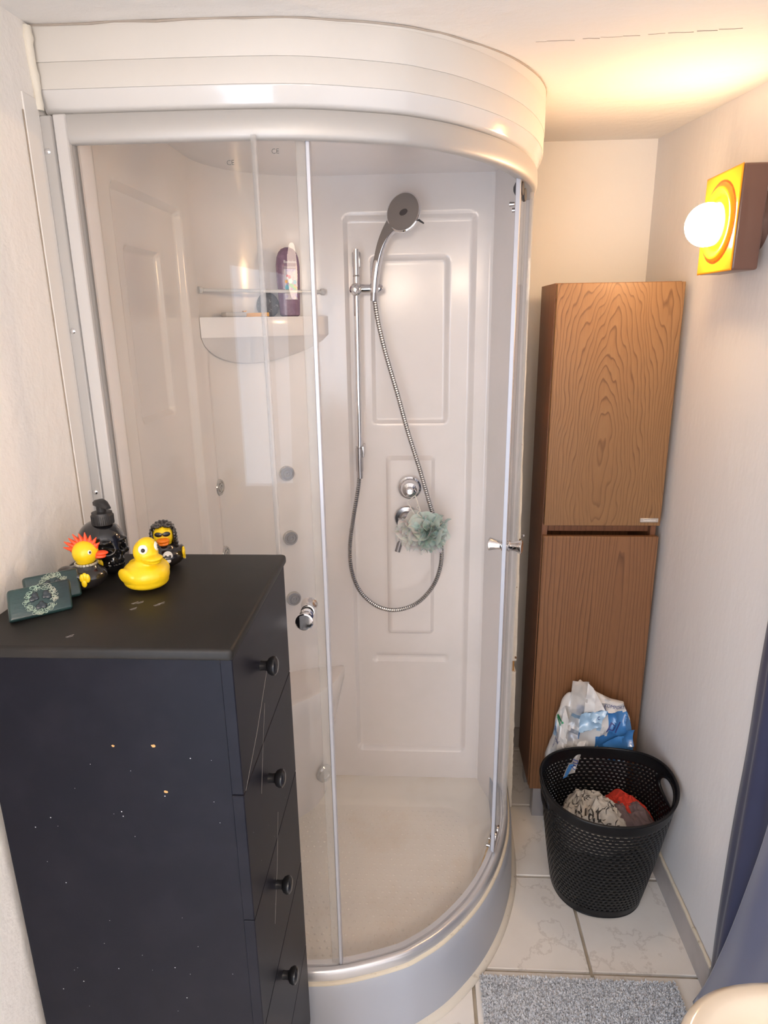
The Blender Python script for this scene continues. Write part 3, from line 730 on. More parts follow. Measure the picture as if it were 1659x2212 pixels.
# ------------------------------------------------------------------ things on the corner shelf
def rrect_ring(cx, cy, hx, hy, z, n=24, p=3.0, ang=0):
    out = []
    for k in range(n):
        a = 2*PI*k/n; c_, s_ = math.cos(a), math.sin(a)
        x, y = hx*math.copysign(abs(c_)**(2/p), c_), hy*math.copysign(abs(s_)**(2/p), s_)
        out.append(Vector((cx+x*math.cos(ang)-y*math.sin(ang), cy+x*math.sin(ang)+y*math.cos(ang), z)))
    return out
def loft(bm, rings, cap=True):
    V = [[bm.verts.new(v) for v in r_] for r_ in rings]; n = len(V[0])
    for a, b in zip(V, V[1:]):
        for k in range(n): bm.faces.new((a[k], a[(k+1) % n], b[(k+1) % n], b[k]))
    if cap: bm.faces.new(V[0]); bm.faces.new(V[-1])
BO = thing('shampoo_bottle', 'purple round-shouldered shampoo bottle standing on the corner shelf of the shower', 'bottle', (.232, -.165, 1.6608))
bx, by, bz = .232, -.165, 1.6608; ANG = .35
bm = bmesh.new(); loft(bm, [rrect_ring(bx, by, hx, hy, bz+z, 28, 2.6, ANG) for hx, hy, z in ((.022, .012, 0), (.028, .017, .004), (.0300, .018, .05), (.0325, .019, .10), (.0330, .019, .135), (.030, .018, .155), (.025, .015, .168), (.017, .011, .177), (.007, .005, .1815))])
PUR = mat('purple_plastic', (.17, .085, .17), .22, mottle=((.24, .13, .23), 60, .45, .7)); obj('bottle_body', bm, PUR, BO)
Ml = frame((bx+math.sin(ANG)*.0195, by-math.cos(ANG)*.0195, bz), (math.sin(ANG), -math.cos(ANG), 0), (math.cos(ANG), math.sin(ANG), 0))
def lab(u0, u1, v0, v1, m, name, d=0):
    bm = bmesh.new(); n = 8; rows_ = []
    for v in (v0, v1): rows_.append([bm.verts.new(Ml @ Vector((u, v, .0008-7*u*u+d))) for u in np.linspace(u0, u1, n)])
    for a, b, c_, e_ in zip(rows_[0], rows_[0][1:], rows_[1][1:], rows_[1]): bm.faces.new((a, b, c_, e_))
    return obj(name, bm, m, BO)
lab(-.014, .020, .045, .125, mat('label_pale', (.62, .58, .62), .4, mottle=((.35, .30, .55), 40, .45, .6)), 'label')
random.seed(8)
cols = [(.75, .12, .22), (.10, .45, .60), (.85, .45, .10), (.15, .50, .25), (.80, .80, .85), (.55, .15, .55)]
for i in range(16):
    u, v = random.uniform(-.011, .016), random.uniform(.066, .108); s = random.uniform(.003, .006)
    bm = bmesh.new(); q = [bm.verts.new(Ml @ Vector((u+s*math.cos(a), v+s*math.sin(a)*1.2, .0014-7*u*u+.0003*i/16))) for a in np.linspace(0, 2*PI, 8)[:-1]]; bm.faces.new(q); obj('label_print', bm, mat('print%d' % (i % 6), cols[i % 6], .5), BO, False)
WI = mat('white_ink', (.82, .80, .84), .5)
text('lettering', 'Badedas', .0105, Ml @ Matrix.Translation((.003, .143, .0015)), WI, BO, .0001)
text('lettering', 'DUSCHGEL', .0062, Ml @ Matrix.Translation((.003, .129, .0015)), WI, BO, .0001)
PD = thing('scrub_sponge', 'dark grey speckled round scrub sponge leaning beside the purple bottle', 'sponge', (.168, -.150, 1.6608))
bm = bmesh.new(); lathe(bm, [(0, -.012), (.024, -.012), (.030, -.008), (.032, 0), (.030, .008), (.024, .012), (0, .012)], frame((.168, -.155, 1.692), (.25, -1, .25)) @ Matrix.Diagonal((1, 1.12, 1, 1)), 32)
obj('sponge_body', bm, mat('sponge_dark', (.10, .095, .10), .6, mottle=((.55, .52, .50), 120, .60, .68), bump=[(200, .6, .002)]), PD)
for o_ in [o for o in PD.children]: o_.name = 'sponge_body'
YE = thing('yellow_scraper', 'orange-yellow angular plastic piece lying at the front of the corner shelf', 'scraper', (.155, -.215, 1.6608))
bm = bmesh.new(); pr = [(-.042, .016), (-.034, .017), (-.038, .009), (-.020, .0105), (.022, .0115), (.022, .0015), (-.036, 0), (-.043, .009)]
for yy in (-.004, .004): pass
a_ = [bm.verts.new((.162+x*.95, -.222+x*.55-.003, 1.6608+z)) for x, z in pr]; b2 = [bm.verts.new((.162+x*.95-.008, -.222+x*.55+.012, 1.6608+z)) for x, z in pr]
bm.faces.new(a_); bm.faces.new(b2[::-1])
for k in range(len(pr)): bm.faces.new((a_[k], a_[(k+1) % len(pr)], b2[(k+1) % len(pr)], b2[k]))
obj('scraper_blade', bm, mat('yellow_plastic', (.85, .42, .03), .35), YE, False)
SO = thing('soap_bar', 'flat pale grey soap bar lying on the left of the corner shelf', 'soap', (.10, -.27, 1.6608))
bm = bmesh.new(); box(bm, -.030, .030, -.018, .018, 0, .013, .004, 3, Matrix.Translation((.100, -.268, 1.6608)) @ Matrix.Rotation(.7, 4, 'Z')); obj('soap_body', bm, mat('soap_grey', (.58, .55, .52), .45), SO)

# ------------------------------------------------------------------ tall walnut cabinet
CB = thing('tall_cabinet', 'tall narrow walnut two-door bathroom cabinet standing against the back wall', 'cabinet', (1.136, -.06, 0))
X0, X1, YC, YCB, Z0, Z1 = .966, 1.307, -.183, .050, .121, 1.736
W1 = wood('walnut_upper', -.008, 1.255, 115, .25, (.065, .026, .010), (.235, .118, .048), (.315, .172, .074)); W2 = wood('walnut_lower', .075, .56, 100, .07, (.065, .026, .011), (.205, .092, .040), (.285, .135, .058)); W3 = wood('walnut_side', 0, 0, 60, .05, (.10, .036, .018), (.20, .078, .035), (.27, .115, .050), straight=True)
bm = bmesh.new(); y0 = YC+.020
box(bm, X0, X0+.016, y0, YCB, Z0, Z1+.002); box(bm, X1-.020, X1-.004, y0, YCB, Z0, Z1+.002); box(bm, X0+.016, X1-.020, y0, YCB, Z1-.014, Z1+.002); box(bm, X0+.016, X1-.020, y0, YCB, Z0, Z0+.016)
box(bm, X0+.016, X1-.020, YCB-.008, YCB, Z0, Z1); box(bm, X0+.016, X1-.020, y0+.022, YCB-.01, 1.022, 1.048); obj('carcass', bm, W3, CB, False)
bm = bmesh.new(); box(bm, X0+.002, X1, YC, YC+.018, 1.052, Z1, .001, 1); d1 = obj('door', bm, W1, CB, False)
bm = bmesh.new(); box(bm, X0+.002, X1, YC, YC+.018, Z0, 1.0175, .001, 1); d2 = obj('door', bm, W2, CB, False)
bm = bmesh.new(); box(bm, 1.247, 1.300, YC-.0025, YC, 1.063, 1.076, .001, 1); nm_ = obj('name_plate', bm, mat('plate_metal', (.60, .56, .52), .35, .7), d1)
text('plate_lettering', 'Sanitaform', .0085, frame((1.2735, YC-.0026, 1.0695), (0, -1, 0), (1, 0, 0)), mat('plate_ink', (.85, .80, .74), .4), d1, .0002)
LG = mat('leg_grey', (.42, .41, .42), .3, .5)
for x, y in ((.983, -.170), (1.247, -.170), (.983, .0), (1.247, .0)):
    bm = bmesh.new(); box(bm, x, x+.040, y, y+.040, 0.0, Z0, .0015, 1); obj('leg', bm, LG, CB)

# ------------------------------------------------------------------ wall lamp
WL = thing('wall_lamp', 'square amber ceramic wall lamp with round glowing bulb on the right wall', 'lamp', (XR, -.495, 1.84))
ly0, ly1, lz0, lz1, lx = -.584, -.406, 1.739, 1.944, 1.2455
bm = bmesh.new(); box(bm, lx+.0012, 1.302, ly0, ly1, lz0, lz1, .006, 3); obj('lamp_body', bm, BROWN, WL)
vs = []; fs = []; G = 120; cyl_, czl = (ly0+ly1)/2, (lz0+lz1)/2
for i in range(G+1):
    for j in range(G+1):
        y = ly0+(ly1-ly0)*i/G; z = lz0+(lz1-lz0)*j/G; r = math.hypot(y-cyl_, z-czl)
        h = 0
        if r < .084: h = .0035*(1-math.cos((.084-r)/.0275*2*PI))
        ed = min(y-ly0, ly1-y, z-lz0, lz1-z); h += .0015*max(0, 1-ed/.004)**2
        vs.append((lx+h if r >= .084 else lx-h*1.0, y, z))
for i in range(G):
    for j in range(G): a = i*(G+1)+j; fs.append((a, a+1, a+G+2, a+G+1))
bnd = [i*(G+1) for i in range(G+1)]+[G*(G+1)+j for j in range(1, G+1)]+[i*(G+1)+G for i in range(G-1, -1, -1)]+[j for j in range(G-1, 0, -1)]
n0 = len(vs)
for b in bnd: vs.append((lx+.0022, vs[b][1], vs[b][2]))
for k in range(len(bnd)): fs.append((bnd[k], n0+k, n0+(k+1) % len(bnd), bnd[(k+1) % len(bnd)]))
GLZ = mat('amber_groove', (.42, .085, .004), .3)
mi = []
for f_ in fs:
    r = math.hypot(vs[f_[0]][1]-cyl_, vs[f_[0]][2]-czl); mi.append(1 if (0.0805 < r < .0845 or .0550 < r < .0580 or .028 < r < .030) else 0)
pyobj('lamp_face', vs, fs, [ORANGE, GLZ], WL, 50, mi, label='amber glazed face with raised rings')
bm = bmesh.new(); lathe(bm, [(.066, 0), (.066, .012), (.060, .026)], frame((XR, cyl_, czl), (-1, 0, 0)), 40); obj('lamp_canopy', bm, BROWN, WL)
bm = bmesh.new(); ell(bm, (1.222, cyl_, czl-.003), (.045, .045, .045), None, 32, 20); obj('bulb', bm, BULB, WL)
bm = bmesh.new(); lathe(bm, [(.016, 0), (.016, .020), (.014, .024)], frame((1.27, cyl_, czl), (-1, 0, 0)), 24); obj('lamp_socket', bm, BROWN, WL)
bm = bmesh.new(); ell(bm, (1.312, ly0+.035, 1.795), (.003, .003, .003)); obj('screw', bm, LIP, WL)

# ------------------------------------------------------------------ black chest of drawers
CH = thing('chest_of_drawers', 'tall black painted chest of drawers with round black knobs beside the shower', 'chest of drawers', (.19, -1.19, 0))
bm = bmesh.new()
ring = []
box(bm, 0.004, .3640, -1.366, -1.016, 1.2425, 1.2600, .006, 4); obj('chest_top', bm, BLACKT, CH, 40)
bm = bmesh.new(); box(bm, .014, .343, -1.352, -1.022, 0, 1.2425); obj('chest_body', bm, BLACK, CH, False)
bn = [1.2405, 1.0355, .8215, .608, .394, .18]; kz = [1.158, .961, .753, .557, .345]
for i in range(5):
    bm = bmesh.new(); box(bm, .3435, .3600, -1.3555, -1.024, bn[i+1]+.0015, bn[i], .0012, 1); dw = obj('drawer', bm, BLACK, CH, False)
    bm = bmesh.new(); lathe(bm, [(.0075, -.001), (.0070, .006), (.0075, .010), (.0120, .013), (.0145, .018), (.0140, .0225), (.010, .0255), (0, .0265)], frame((.3600, -1.223, kz[i]), (1, 0, 0)), 28); obj('knob', bm, KNOBB, dw, 40)
bm = bmesh.new(); box(bm, .3435, .3570, -1.3545, -1.026, .0, .179); obj('plinth', bm, BLACK, CH, False)
CHIP = mat('chipped_wood', (.62, .36, .13), .8, mottle=((.30, .14, .05), 900, .5, .6))
random.seed(12)
for (x, z, s) in ((.1875, 1.108, .0022), (.2425, 1.109, .0032), (.252, 1.037, .0028)):
    bm = bmesh.new(); o_ = [bm.verts.new((x+s*random.uniform(.75, 1.25)*math.cos(a), -1.3523, z+s*.75*random.uniform(.8, 1.2)*math.sin(a))) for a in np.linspace(0, 2*PI, 11)[:-1]]
    bm.faces.new(o_); obj('paint_chip', bm, CHIP, CH, False, 'bare wood showing through chipped paint')
bm = bmesh.new(); random.seed(31)
for i in range(34):
    x, z, s = random.uniform(.05, .33), random.uniform(.62, 1.10), random.choice((.0004, .0005, .0005, .0009))
    bm.faces.new([bm.verts.new((x+s*math.cos(a), -1.3523, z+s*math.sin(a))) for a in np.linspace(0, 2*PI, 6)[:-1]])
for i in range(26):
    y, z, s = random.uniform(-1.34, -1.03), random.uniform(.45, 1.2), random.choice((.0003, .0004, .0006))
    bm.faces.new([bm.verts.new((.3603, y+s*math.cos(a), z+s*math.sin(a))) for a in np.linspace(0, 2*PI, 6)[:-1]])
obj('paint_flecks', bm, mat('fleck_white', (.75, .75, .76), .7), CH, False)['kind'] = 'stuff'
bm = bmesh.new()
def scratch(P, w_): 
    for (a, b) in zip(P, P[1:]):
        a, b = Vector(a), Vector(b); n_ = Vector((0, 0, 1)) if abs(a.x-b.x)+abs(a.z-b.z) < 1e-4 else None
        tube(bm, [a, b], w_, 4)
scratch([(.3602, -1.345, 1.036), (.3602, -1.27, 1.075), (.3602, -1.19, 1.13)], .00035)
scratch([(.3602, -1.27, .97), (.3602, -1.24, 1.04), (.3602, -1.215, 1.09)], .0002)
scratch([(.3602, -1.25, .70), (.3602, -1.21, .78), (.3602, -1.18, .86)], .00025)
for (x, y) in ((.180, -1.232), (.187, -1.230), (.215, -1.238), (.219, -1.232), (.186, -1.252), (.138, -1.338)):
    scratch([(x, y, 1.2601), (x+.007, y+.008, 1.2601)], .0004); scratch([(x+.002, y-.001, 1.2601), (x+.008, y+.004, 1.2601)], .0003)
obj('scratches', bm, mat('scratch_grey', (.28, .26, .25), .8), CH)['kind'] = 'stuff'

# ------------------------------------------------------------------ things on the chest (top at z = 1.26)
ZT1 = 1.2603
def orient(x, y, az, s=1.0):      # local +x forward (az from -Y towards +X), +z up
    f = Vector((math.sin(az), -math.cos(az), 0)); l = Vector((0, 0, 1)).cross(f)
    return Matrix(((f.x*s, l.x*s, 0, x), (f.y*s, l.y*s, 0, y), (0, 0, s, ZT1), (0, 0, 0, 1)))
YEL = mat('duck_yellow', (.88, .60, .012), .33); ORG = mat('beak_orange', (.90, .22, .01), .35); RED = mat('mohawk_red', (.85, .085, .02), .4)
DBL = mat('duck_black', (.018, .015, .014), .16, coat=.5); WHT = mat('eye_white', (.82, .80, .74), .3); PUP = mat('pupil', (.03, .022, .02), .3); SIL = mat('stud_silver', (.72, .68, .58), .3, .6)
def duck_body(M, k=1.0):
    def b(bm):
        ell(bm, (-.002, 0, .0205), (.036, .0325, .0205), M); ell(bm, (-.004, 0, .012), (.033, .031, .012), M); ell(bm, (-.030, 0, .030), (.014, .014, .008), M @ Matrix.Translation((0, 0, 0)))
        ell(bm, (.002, 0, .036), (.020, .019, .012), M)
        for s in (-1, 1): ell(bm, (-.006, s*.029, .024), (.020, .006, .012), M)
    return b
# big yellow duck
D1 = thing('rubber_duck', 'plain yellow rubber duck with big white eyes, frontmost on the black chest', 'rubber duck', (.180, -1.165, ZT1), 'rubber ducks on the black chest')
M = orient(.181, -1.171, math.radians(54), .98)
def b1(bm):
    ell(bm, (-.002, 0, .0235), (.0375, .0350, .0240), M); ell(bm, (-.003, 0, .013), (.036, .0335, .013), M); ell(bm, (-.026, 0, .034), (.013, .013, .008), M); ell(bm, (.002, 0, .042), (.019, .019, .012), M)
    for s in (-1, 1): ell(bm, (-.006, s*.0315, .027), (.020, .006, .012), M)
    ell(bm, (.004, 0, .060), (.0185, .0190, .0205), M); ell(bm, (.008, 0, .072), (.013, .015, .012), M)
    ell(bm, (.0235, 0, .0540), (.0145, .0150, .0042), M); ell(bm, (.024, 0, .0480), (.0110, .0120, .0032), M); ell(bm, (.018, 0, .0515), (.010, .015, .006), M)
def fl0(co): co.z = max(co.z, ZT1); return co
blob('duck_body', b1, YEL, D1, .0017, 5, fl0)
for s in (-1, 1):
    for nm, m_, r_, o_ in (('eye', WHT, .0072, 0), ('pupil', PUP, .0031, .0020)):
        bm = bmesh.new(); d_ = Vector((.62, s*.70, .18)).normalized(); c_ = Vector((.006, 0, .066))+d_*(.0150+o_)+Vector((.0012, 0, -.001)) * (1 if nm == 'pupil' else 0)
        ell(bm, (0, 0, 0), (r_, r_*1.06, .0030), M @ frame(c_, d_)); obj(nm, bm, m_, D1)
# punk duck
D2 = thing('rubber_duck', 'punk rubber duck with orange-red mohawk and black jacket, behind the green soap', 'rubber duck', (.090, -1.170, ZT1), 'rubber ducks on the black chest')
M = orient(.086, -1.172, math.radians(98), .93)
blob('duck_body', duck_body(M), DBL, D2, .0019, 4, fl0, 'glossy black body')
def b2_(bm): ell(bm, (.004, 0, .061), (.0205, .0200, .0205), M); ell(bm, (.002, 0, .046), (.014, .014, .008), M)
blob('duck_head', b2_, YEL, D2, .0019, 3, None, 'yellow head')
def bk(bm, M=None):
    ell(bm, (.028, 0, .0590), (.0125, .0085, .0038), M @ Matrix.Translation((0, 0, 0)) @ Matrix.Rotation(0, 4, 'Y')); ell(bm, (.026, 0, .0530), (.0105, .0075, .0030), M); ell(bm, (.020, 0, .056), (.006, .0085, .0060), M)
blob('beak', lambda bm: bk(bm, M), ORG if 0 else RED, D2, .0012, 2, None, 'orange-red beak')
bm = bmesh.new()
for i in range(9):
    a = math.radians(28+i*17); c_ = Vector((.004, 0, .061)); d_ = Vector((math.cos(a), 0, math.sin(a))); 
    L_ = .011+.002*(i % 2)
    base = c_+d_*.0175; tip = c_+d_*(.0205+L_)+Vector((-.003, 0, .001))
    p_ = [M @ base, M @ (base.lerp(tip, .5)), M @ tip]; tube(bm, p_, lambda q: (.0036, .0028, .0006)[q], 7)
for i in range(15):
    a = math.radians(26+i*10.2); ell(bm, Vector((.004+.0195*math.cos(a), 0, .061+.0195*math.sin(a))), (.0042, .0028, .0042), M, 10, 8)
obj('mohawk', bm, RED, D2, 50, 'orange-red mohawk')
for s in (-1, 1):
    for nm, m_, r_, o_ in (('eye', WHT, .0038, 0), ('pupil', PUP, .0021, .0012)):
        bm = bmesh.new(); d_ = Vector((.62, s*.75, .18)).normalized(); ell(bm, (0, 0, 0), (r_*.8, r_, .0020), M @ frame(Vector((.004, 0, .062))+d_*(.0195+o_), d_)); obj(nm, bm, m_, D2)
bm = bmesh.new()
for i in range(22):
    a = 2*PI*i/22; box(bm, -.0022, .0022, -.0012, .0012, -.0018, .0018, .0004, 1, M @ Matrix.Translation((.003+.0168*math.cos(a), .0168*math.sin(a), .0430)) @ Matrix.Rotation(a+PI/2, 4, 'Z'))
obj('studded_collar', bm, SIL, D2, False, 'silver studded collar')
def wing_hand(M, D, s=-1):
    bm = bmesh.new(); c_ = Vector((.008, s*.033, .022))
    for k, (dx, dz) in enumerate(((-.002, .006), (.002, .008), (.006, .006), (.0, -.002))): ell(bm, c_+Vector((dx, 0, dz)), (.0045, .003, .0075), M, 12, 8)
    obj('hand', bm, YEL, D, 60, 'yellow hand')
    bm = bmesh.new()
    for k in range(6): ell(bm, (-.003, s*.0335, .010+k*.0032), (.0022, .0022, .0019), M, 10, 6)
    obj('cuff', bm, SIL, D, 60, 'silver studded cuff')
wing_hand(M, D2, -1); wing_hand(M, D2, 1)
# rocker duck
D3 = thing('rubber_duck', 'rocker rubber duck with long black hair and sunglasses, behind the plain yellow duck', 'rubber duck', (.172, -1.072, ZT1), 'rubber ducks on the black chest')
M = orient(.174, -1.076, math.radians(18), .90)
blob('duck_body', duck_body(M), DBL, D3, .0019, 4, fl0, 'glossy black body')
def b3_(bm): ell(bm, (.004, 0, .060), (.0185, .0180, .0195), M); ell(bm, (.002, 0, .045), (.014, .014, .008), M)
blob('duck_head', b3_, YEL, D3, .0019, 3, None, 'yellow head')
blob('beak', lambda bm: bk(bm, M @ Matrix.Translation((.020, 0, .0525)) @ Matrix.Diagonal((.95, 1.35, 1.15, 1)) @ Matrix.Translation((-.024, 0, -.056))), ORG, D3, .0012, 2, None, 'orange beak')
def hr(bm):
    ell(bm, (-.008, 0, .069), (.0190, .0215, .0165), M)
    for s in (-1, 1):
        ell(bm, (.004, s*.0195, .058), (.0085, .0050, .018), M); ell(bm, (-.002, s*.0195, .044), (.010, .006, .014), M); ell(bm, (.010, s*.010, .0795), (.009, .010, .0045), M)
    ell(bm, (-.012, 0, .05), (.012, .021, .026), M)
def strands(co):
    q = M.inverted() @ co; a = math.atan2(q.y, q.z-.055); return co+(co-(M @ Vector((0, 0, .055)))).normalized()*.0006*math.sin(a*26)
blob('hair', hr, DBL, D3, .0014, 3, strands, 'long wavy black hair')
for s in (-1, 1):
    bm = bmesh.new(); d_ = Vector((1, s*.38, .05)).normalized(); ell(bm, (0, 0, 0), (.0045, .0072, .0020), M @ frame(Vector((.004, 0, .066))+d_*.0200, d_)); obj('sunglass_lens', bm, DBL, D3)
bm = bmesh.new(); tube(bm, [M @ Vector((.0215, -.012, .0690)), M @ Vector((.0245, 0, .0685)), M @ Vector((.0215, .012, .0690))], .0010, 6); obj('sunglass_frame', bm, DBL, D3)
bm = bmesh.new(); dF = M @ frame((.0300, .006, .026), (1, .18, .35), (0, 1, 0))
ell(bm, (0, .002, 0), (.0085, .0085, .0012), dF, 20, 8); ell(bm, (0, -.007, 0), (.0050, .0045, .0012), dF, 14, 8); obj('skull_print', bm, WHT, D3, 60, 'white skull emblem on the chest')
bm = bmesh.new()
for (x, y, r_) in ((-.0035, .001, .0025), (.0035, .001, .0025), (0, -.004, .0011)): ell(bm, (x, y, .0006), (r_, r_, .0012), dF, 12, 6)
obj('skull_print_eyes', bm, DBL, D3)
wing_hand(M, D3, 1); wing_hand(M, D3, -1)
# skull dispenser
SK = thing('soap_dispenser', 'glossy black skull-shaped soap dispenser with pump on the black chest', 'soap dispenser', (.093, -1.108, ZT1))
M = orient(.087, -1.106, math.radians(58), .97)
def bs(bm):
    ell(bm, (-.006, 0, .056), (.041, .035, .034), M, 40, 30); ell(bm, (.012, 0, .044), (.026, .029, .026), M, 32, 24); ell(bm, (.016, 0, .018), (.019, .021, .018), M, 32, 24)
    ell(bm, (.0, 0, .012), (.022, .020, .012), M)
    for s in (-1, 1): ell(bm, (.022, s*.021, .038), (.009, .009, .006), M); ell(bm, (.028, s*.014, .060), (.008, .011, .004), M)
    ell(bm, (.034, 0, .026), (.005, .013, .011), M)
def carve(co):
    q = M.inverted() @ co
    def pit(c_, r_, dpt, q=q):
        d_ = math.sqrt(((q.y-c_[1])/r_[1])**2+((q.z-c_[2])/r_[2])**2)
        return dpt*max(0, 1-d_**2)**1.2 if (d_ < 1 and q.x > 0) else 0
    dx = pit((0, .0145, .0490), (0, .0105, .0095), .016)+pit((0, -.0145, .0490), (0, .0105, .0095), .016)+pit((0, 0, .0375), (0, .0050, .0075), .009)
    dx += pit((0, .021, .024), (0, .006, .010), .006)+pit((0, -.021, .024), (0, .006, .010), .006)
    if q.x > .022 and .010 < q.z < .032 and abs(q.y) < .017: dx += .0012*(1-abs(math.sin(q.y*PI/.0055)))+(.0022 if abs(q.z-.0215) < .0012 else 0)
    q.x -= dx; r_ = M @ q; r_.z = max(r_.z, ZT1); return r_
blob('skull_body', bs, mat('gloss_black', (.008, .008, .010), .10, coat=.6), SK, .0013, 5, carve)
MB_ = mat('matt_black', (.020, .019, .020), .45)
bm = bmesh.new(); Mt = M @ Matrix.Translation((.006, 0, -.001)); 
lathe(bm, [(.015, .086), (.0172, .087), (.0172, .102), (.0160, .1035), (.0160, .1065), (.0120, .1075), (0, .1075)], Mt, 48)
for k in range(36):
    a = 2*PI*k/36; tube(bm, [Mt @ Vector((.0173*math.cos(a), .0173*math.sin(a), .0875)), Mt @ Vector((.0173*math.cos(a), .0173*math.sin(a), .1015))], .0005, 4)
obj('pump_collar', bm, MB_, SK, 40)
bm = bmesh.new(); lathe(bm, [(.0078, .107), (.0078, .120), (.0085, .121)], Mt, 24)
loft(bm, [[Mt @ Vector((x, y_*hw, z+zz*hh)) for (y_, zz) in ((-1, -1), (-1, .3), (-.5, 1), (.5, 1), (1, .3), (1, -1))] for x, z, hw, hh in ((-.0115, .1215, .006, .002), (-.008, .1225, .009, .004), (0, .1230, .0095, .005), (.008, .1220, .008, .0045), (.015, .1195, .0058, .0035), (.0215, .1165, .004, .002))])
obj('pump_head', bm, MB_, SK, 50)
# two dark green clover soaps
GRN = mat('soap_green', (.018, .050, .048), .28, coat=.4, mottle=((.010, .022, .026), 14, .4, .65), bump=[(70, .25, .002, (1, 1, 4))])
SCR = mat('scribble', (.36, .50, .40), .5, mottle=((.62, .60, .50), 18, .42, .6)); CLV = mat('clover_dark', (.020, .030, .038), .25, coat=.5)
def soap(label, o, xd, yd, thick, seed):
    n_ = xd.cross(yd).normalized(); W_, H_ = xd.length, yd.length; M = Matrix(((xd.x/W_, yd.x/H_, n_.x, o.x), (xd.y/W_, yd.y/H_, n_.y, o.y), (xd.z/W_, yd.z/H_, n_.z, o.z), (0, 0, 0, 1)))
    S = thing('soap_block', label, 'soap', (o+xd*.5), 'dark green clover soap blocks')
    bm = bmesh.new()
    box(bm, 0, W_, 0, H_, -thick, 0, .004, 3, M); obj('soap_body', bm, GRN, S, 50)
    random.seed(seed); cx, cy = W_*.50, H_*.50; R_ = H_*.47; bm = bmesh.new()
    for i in range(150):
        a = random.uniform(0, 2*PI); q = random.uniform(.70, 1.0); r0 = random.uniform(.0015, .0032); ph = random.uniform(0, 6); sp_ = random.uniform(2.5, 5)
        c_ = Vector((cx+R_*q*math.cos(a), cy+R_*q*math.sin(a), .0006))
        P = [M @ (c_+Vector((r0*math.cos(ph+t), r0*.8*math.sin(ph+t), .0005*math.sin(3*t)))) for t in np.linspace(0, sp_, 8)]
        tube(bm, P, .00028, 4)
    s_ = obj('thread_ring', bm, SCR, S, 60, 'ring of pale green threads'); s_['kind'] = 'stuff'
    def cl(bm):
        for k in range(3):
            a = PI/2+k*2*PI/3+PI/3; u, v = cx+R_*.36*math.cos(a), cy+R_*.36*math.sin(a)
            for s in (-1, 1): ell(bm, (u+R_*.12*math.cos(a)-s*R_*.15*math.sin(a), v+R_*.12*math.sin(a)+s*R_*.15*math.cos(a), .0005), (R_*.21, R_*.21, .0018), M, 16, 10)
            ell(bm, (u-R_*.1*math.cos(a), v-R_*.1*math.sin(a), .0005), (R_*.16, R_*.16, .0016), M, 16, 10)
    blob('clover', cl, CLV, S, .0008, 2, None, 'raised dark clover')
    return S
soap('dark green clover soap block lying in front of the other at the wall corner', Vector((.045, -1.307, 1.2655)), Vector((.060, .055, -.003)), Vector((-.0125, .0240, .0360)), .012, 1)
soap('dark green clover soap block partly hidden behind the front one', Vector((.044, -1.262, 1.2670)), Vector((.054, .052, -.003)), Vector((-.010, .015, .038)), .012, 2)

# ------------------------------------------------------------------ laundry basket
BK = thing('laundry_basket', 'black oval perforated plastic laundry basket with handles on the tiled floor', 'basket', (1.13, -.46, 0))
NC, NR = 150, 62
def bpos(a, t):
    """a angle, t height 0..1"""
    bx, by = 1.128, -.440; tx, ty = 1.130, -.470
    rx = .128+(.183-.128)*t**.85; ry = .134+(.166-.134)*t**.9
    p = 2.25; c_, s_ = math.cos(a), math.sin(a)
    x = bx+(tx-bx)*t+rx*math.copysign(abs(c_)**(2/p), c_); y = by+(ty-by)*t+ry*math.copysign(abs(s_)**(2/p), s_)
    top = .366+.030*max(0, c_)**2+.010*max(0, -c_)**2+.002*s_
    return Vector((x, y, .004+top*t))
tt = []
for k in range(NR+1): tt.append(k/NR)
vs = [bpos(2*PI*i/NC, t) for t in tt for i in range(NC)]
hc = []   # handle centres (angle)
fs = []
def in_handle(a, t, g=0):
    for ca in (0.0, PI):
        da = (a-ca+PI) % (2*PI)-PI
        if (da/(.30+g))**2+((t-.865)/(.075+g*.25))**2 < 1: return True
    return False
for k in range(NR):
    for i in range(NC):
        a = 2*PI*(i+.5)/NC; t = (k+.5)/NR
        if in_handle(a, t): continue
        hole = (k % 2 == 1 and 3 < k < 57 and ((k//2) % 2 == i % 2) and not in_handle(a, t, .09))
        if hole: continue
        fs.append((k*NC+i, k*NC+(i+1) % NC, (k+1)*NC+(i+1) % NC, (k+1)*NC+i))
o = pyobj('basket_wall', vs, fs, PLAST, BK, 60)
md = o.modifiers.new('s', 'SOLIDIFY'); md.thickness = .0025; md.offset = 0
bm = bmesh.new(); c_ = bm.verts.new((1.128, -.44, .004)); rg = [bm.verts.new(bpos(2*PI*i/NC, 0)+Vector((0, 0, 0))) for i in range(NC)]
for i in range(NC): bm.faces.new((c_, rg[i], rg[(i+1) % NC]))
obj('basket_base', bm, PLAST, BK)
bm = bmesh.new(); P = [bpos(2*PI*i/NC, 1) for i in range(NC+1)]; tube(bm, P, .0042, 8); obj('basket_rim', bm, PLAST, BK, 80)
bm = bmesh.new(); tube(bm, [bpos(2*PI*i/NC, 0)+Vector((0, 0, .003)) for i in range(NC+1)], .0032, 8); obj('foot_rim', bm, PLAST, BK, 80)
for ca in (0, PI):
    bm = bmesh.new(); P = [bpos(ca+.31*math.cos(q), .865+.078*math.sin(q)) for q in np.linspace(0, 2*PI, 33)]; tube(bm, P, .0048, 8); obj('handle_rim', bm, PLAST, BK, 80)
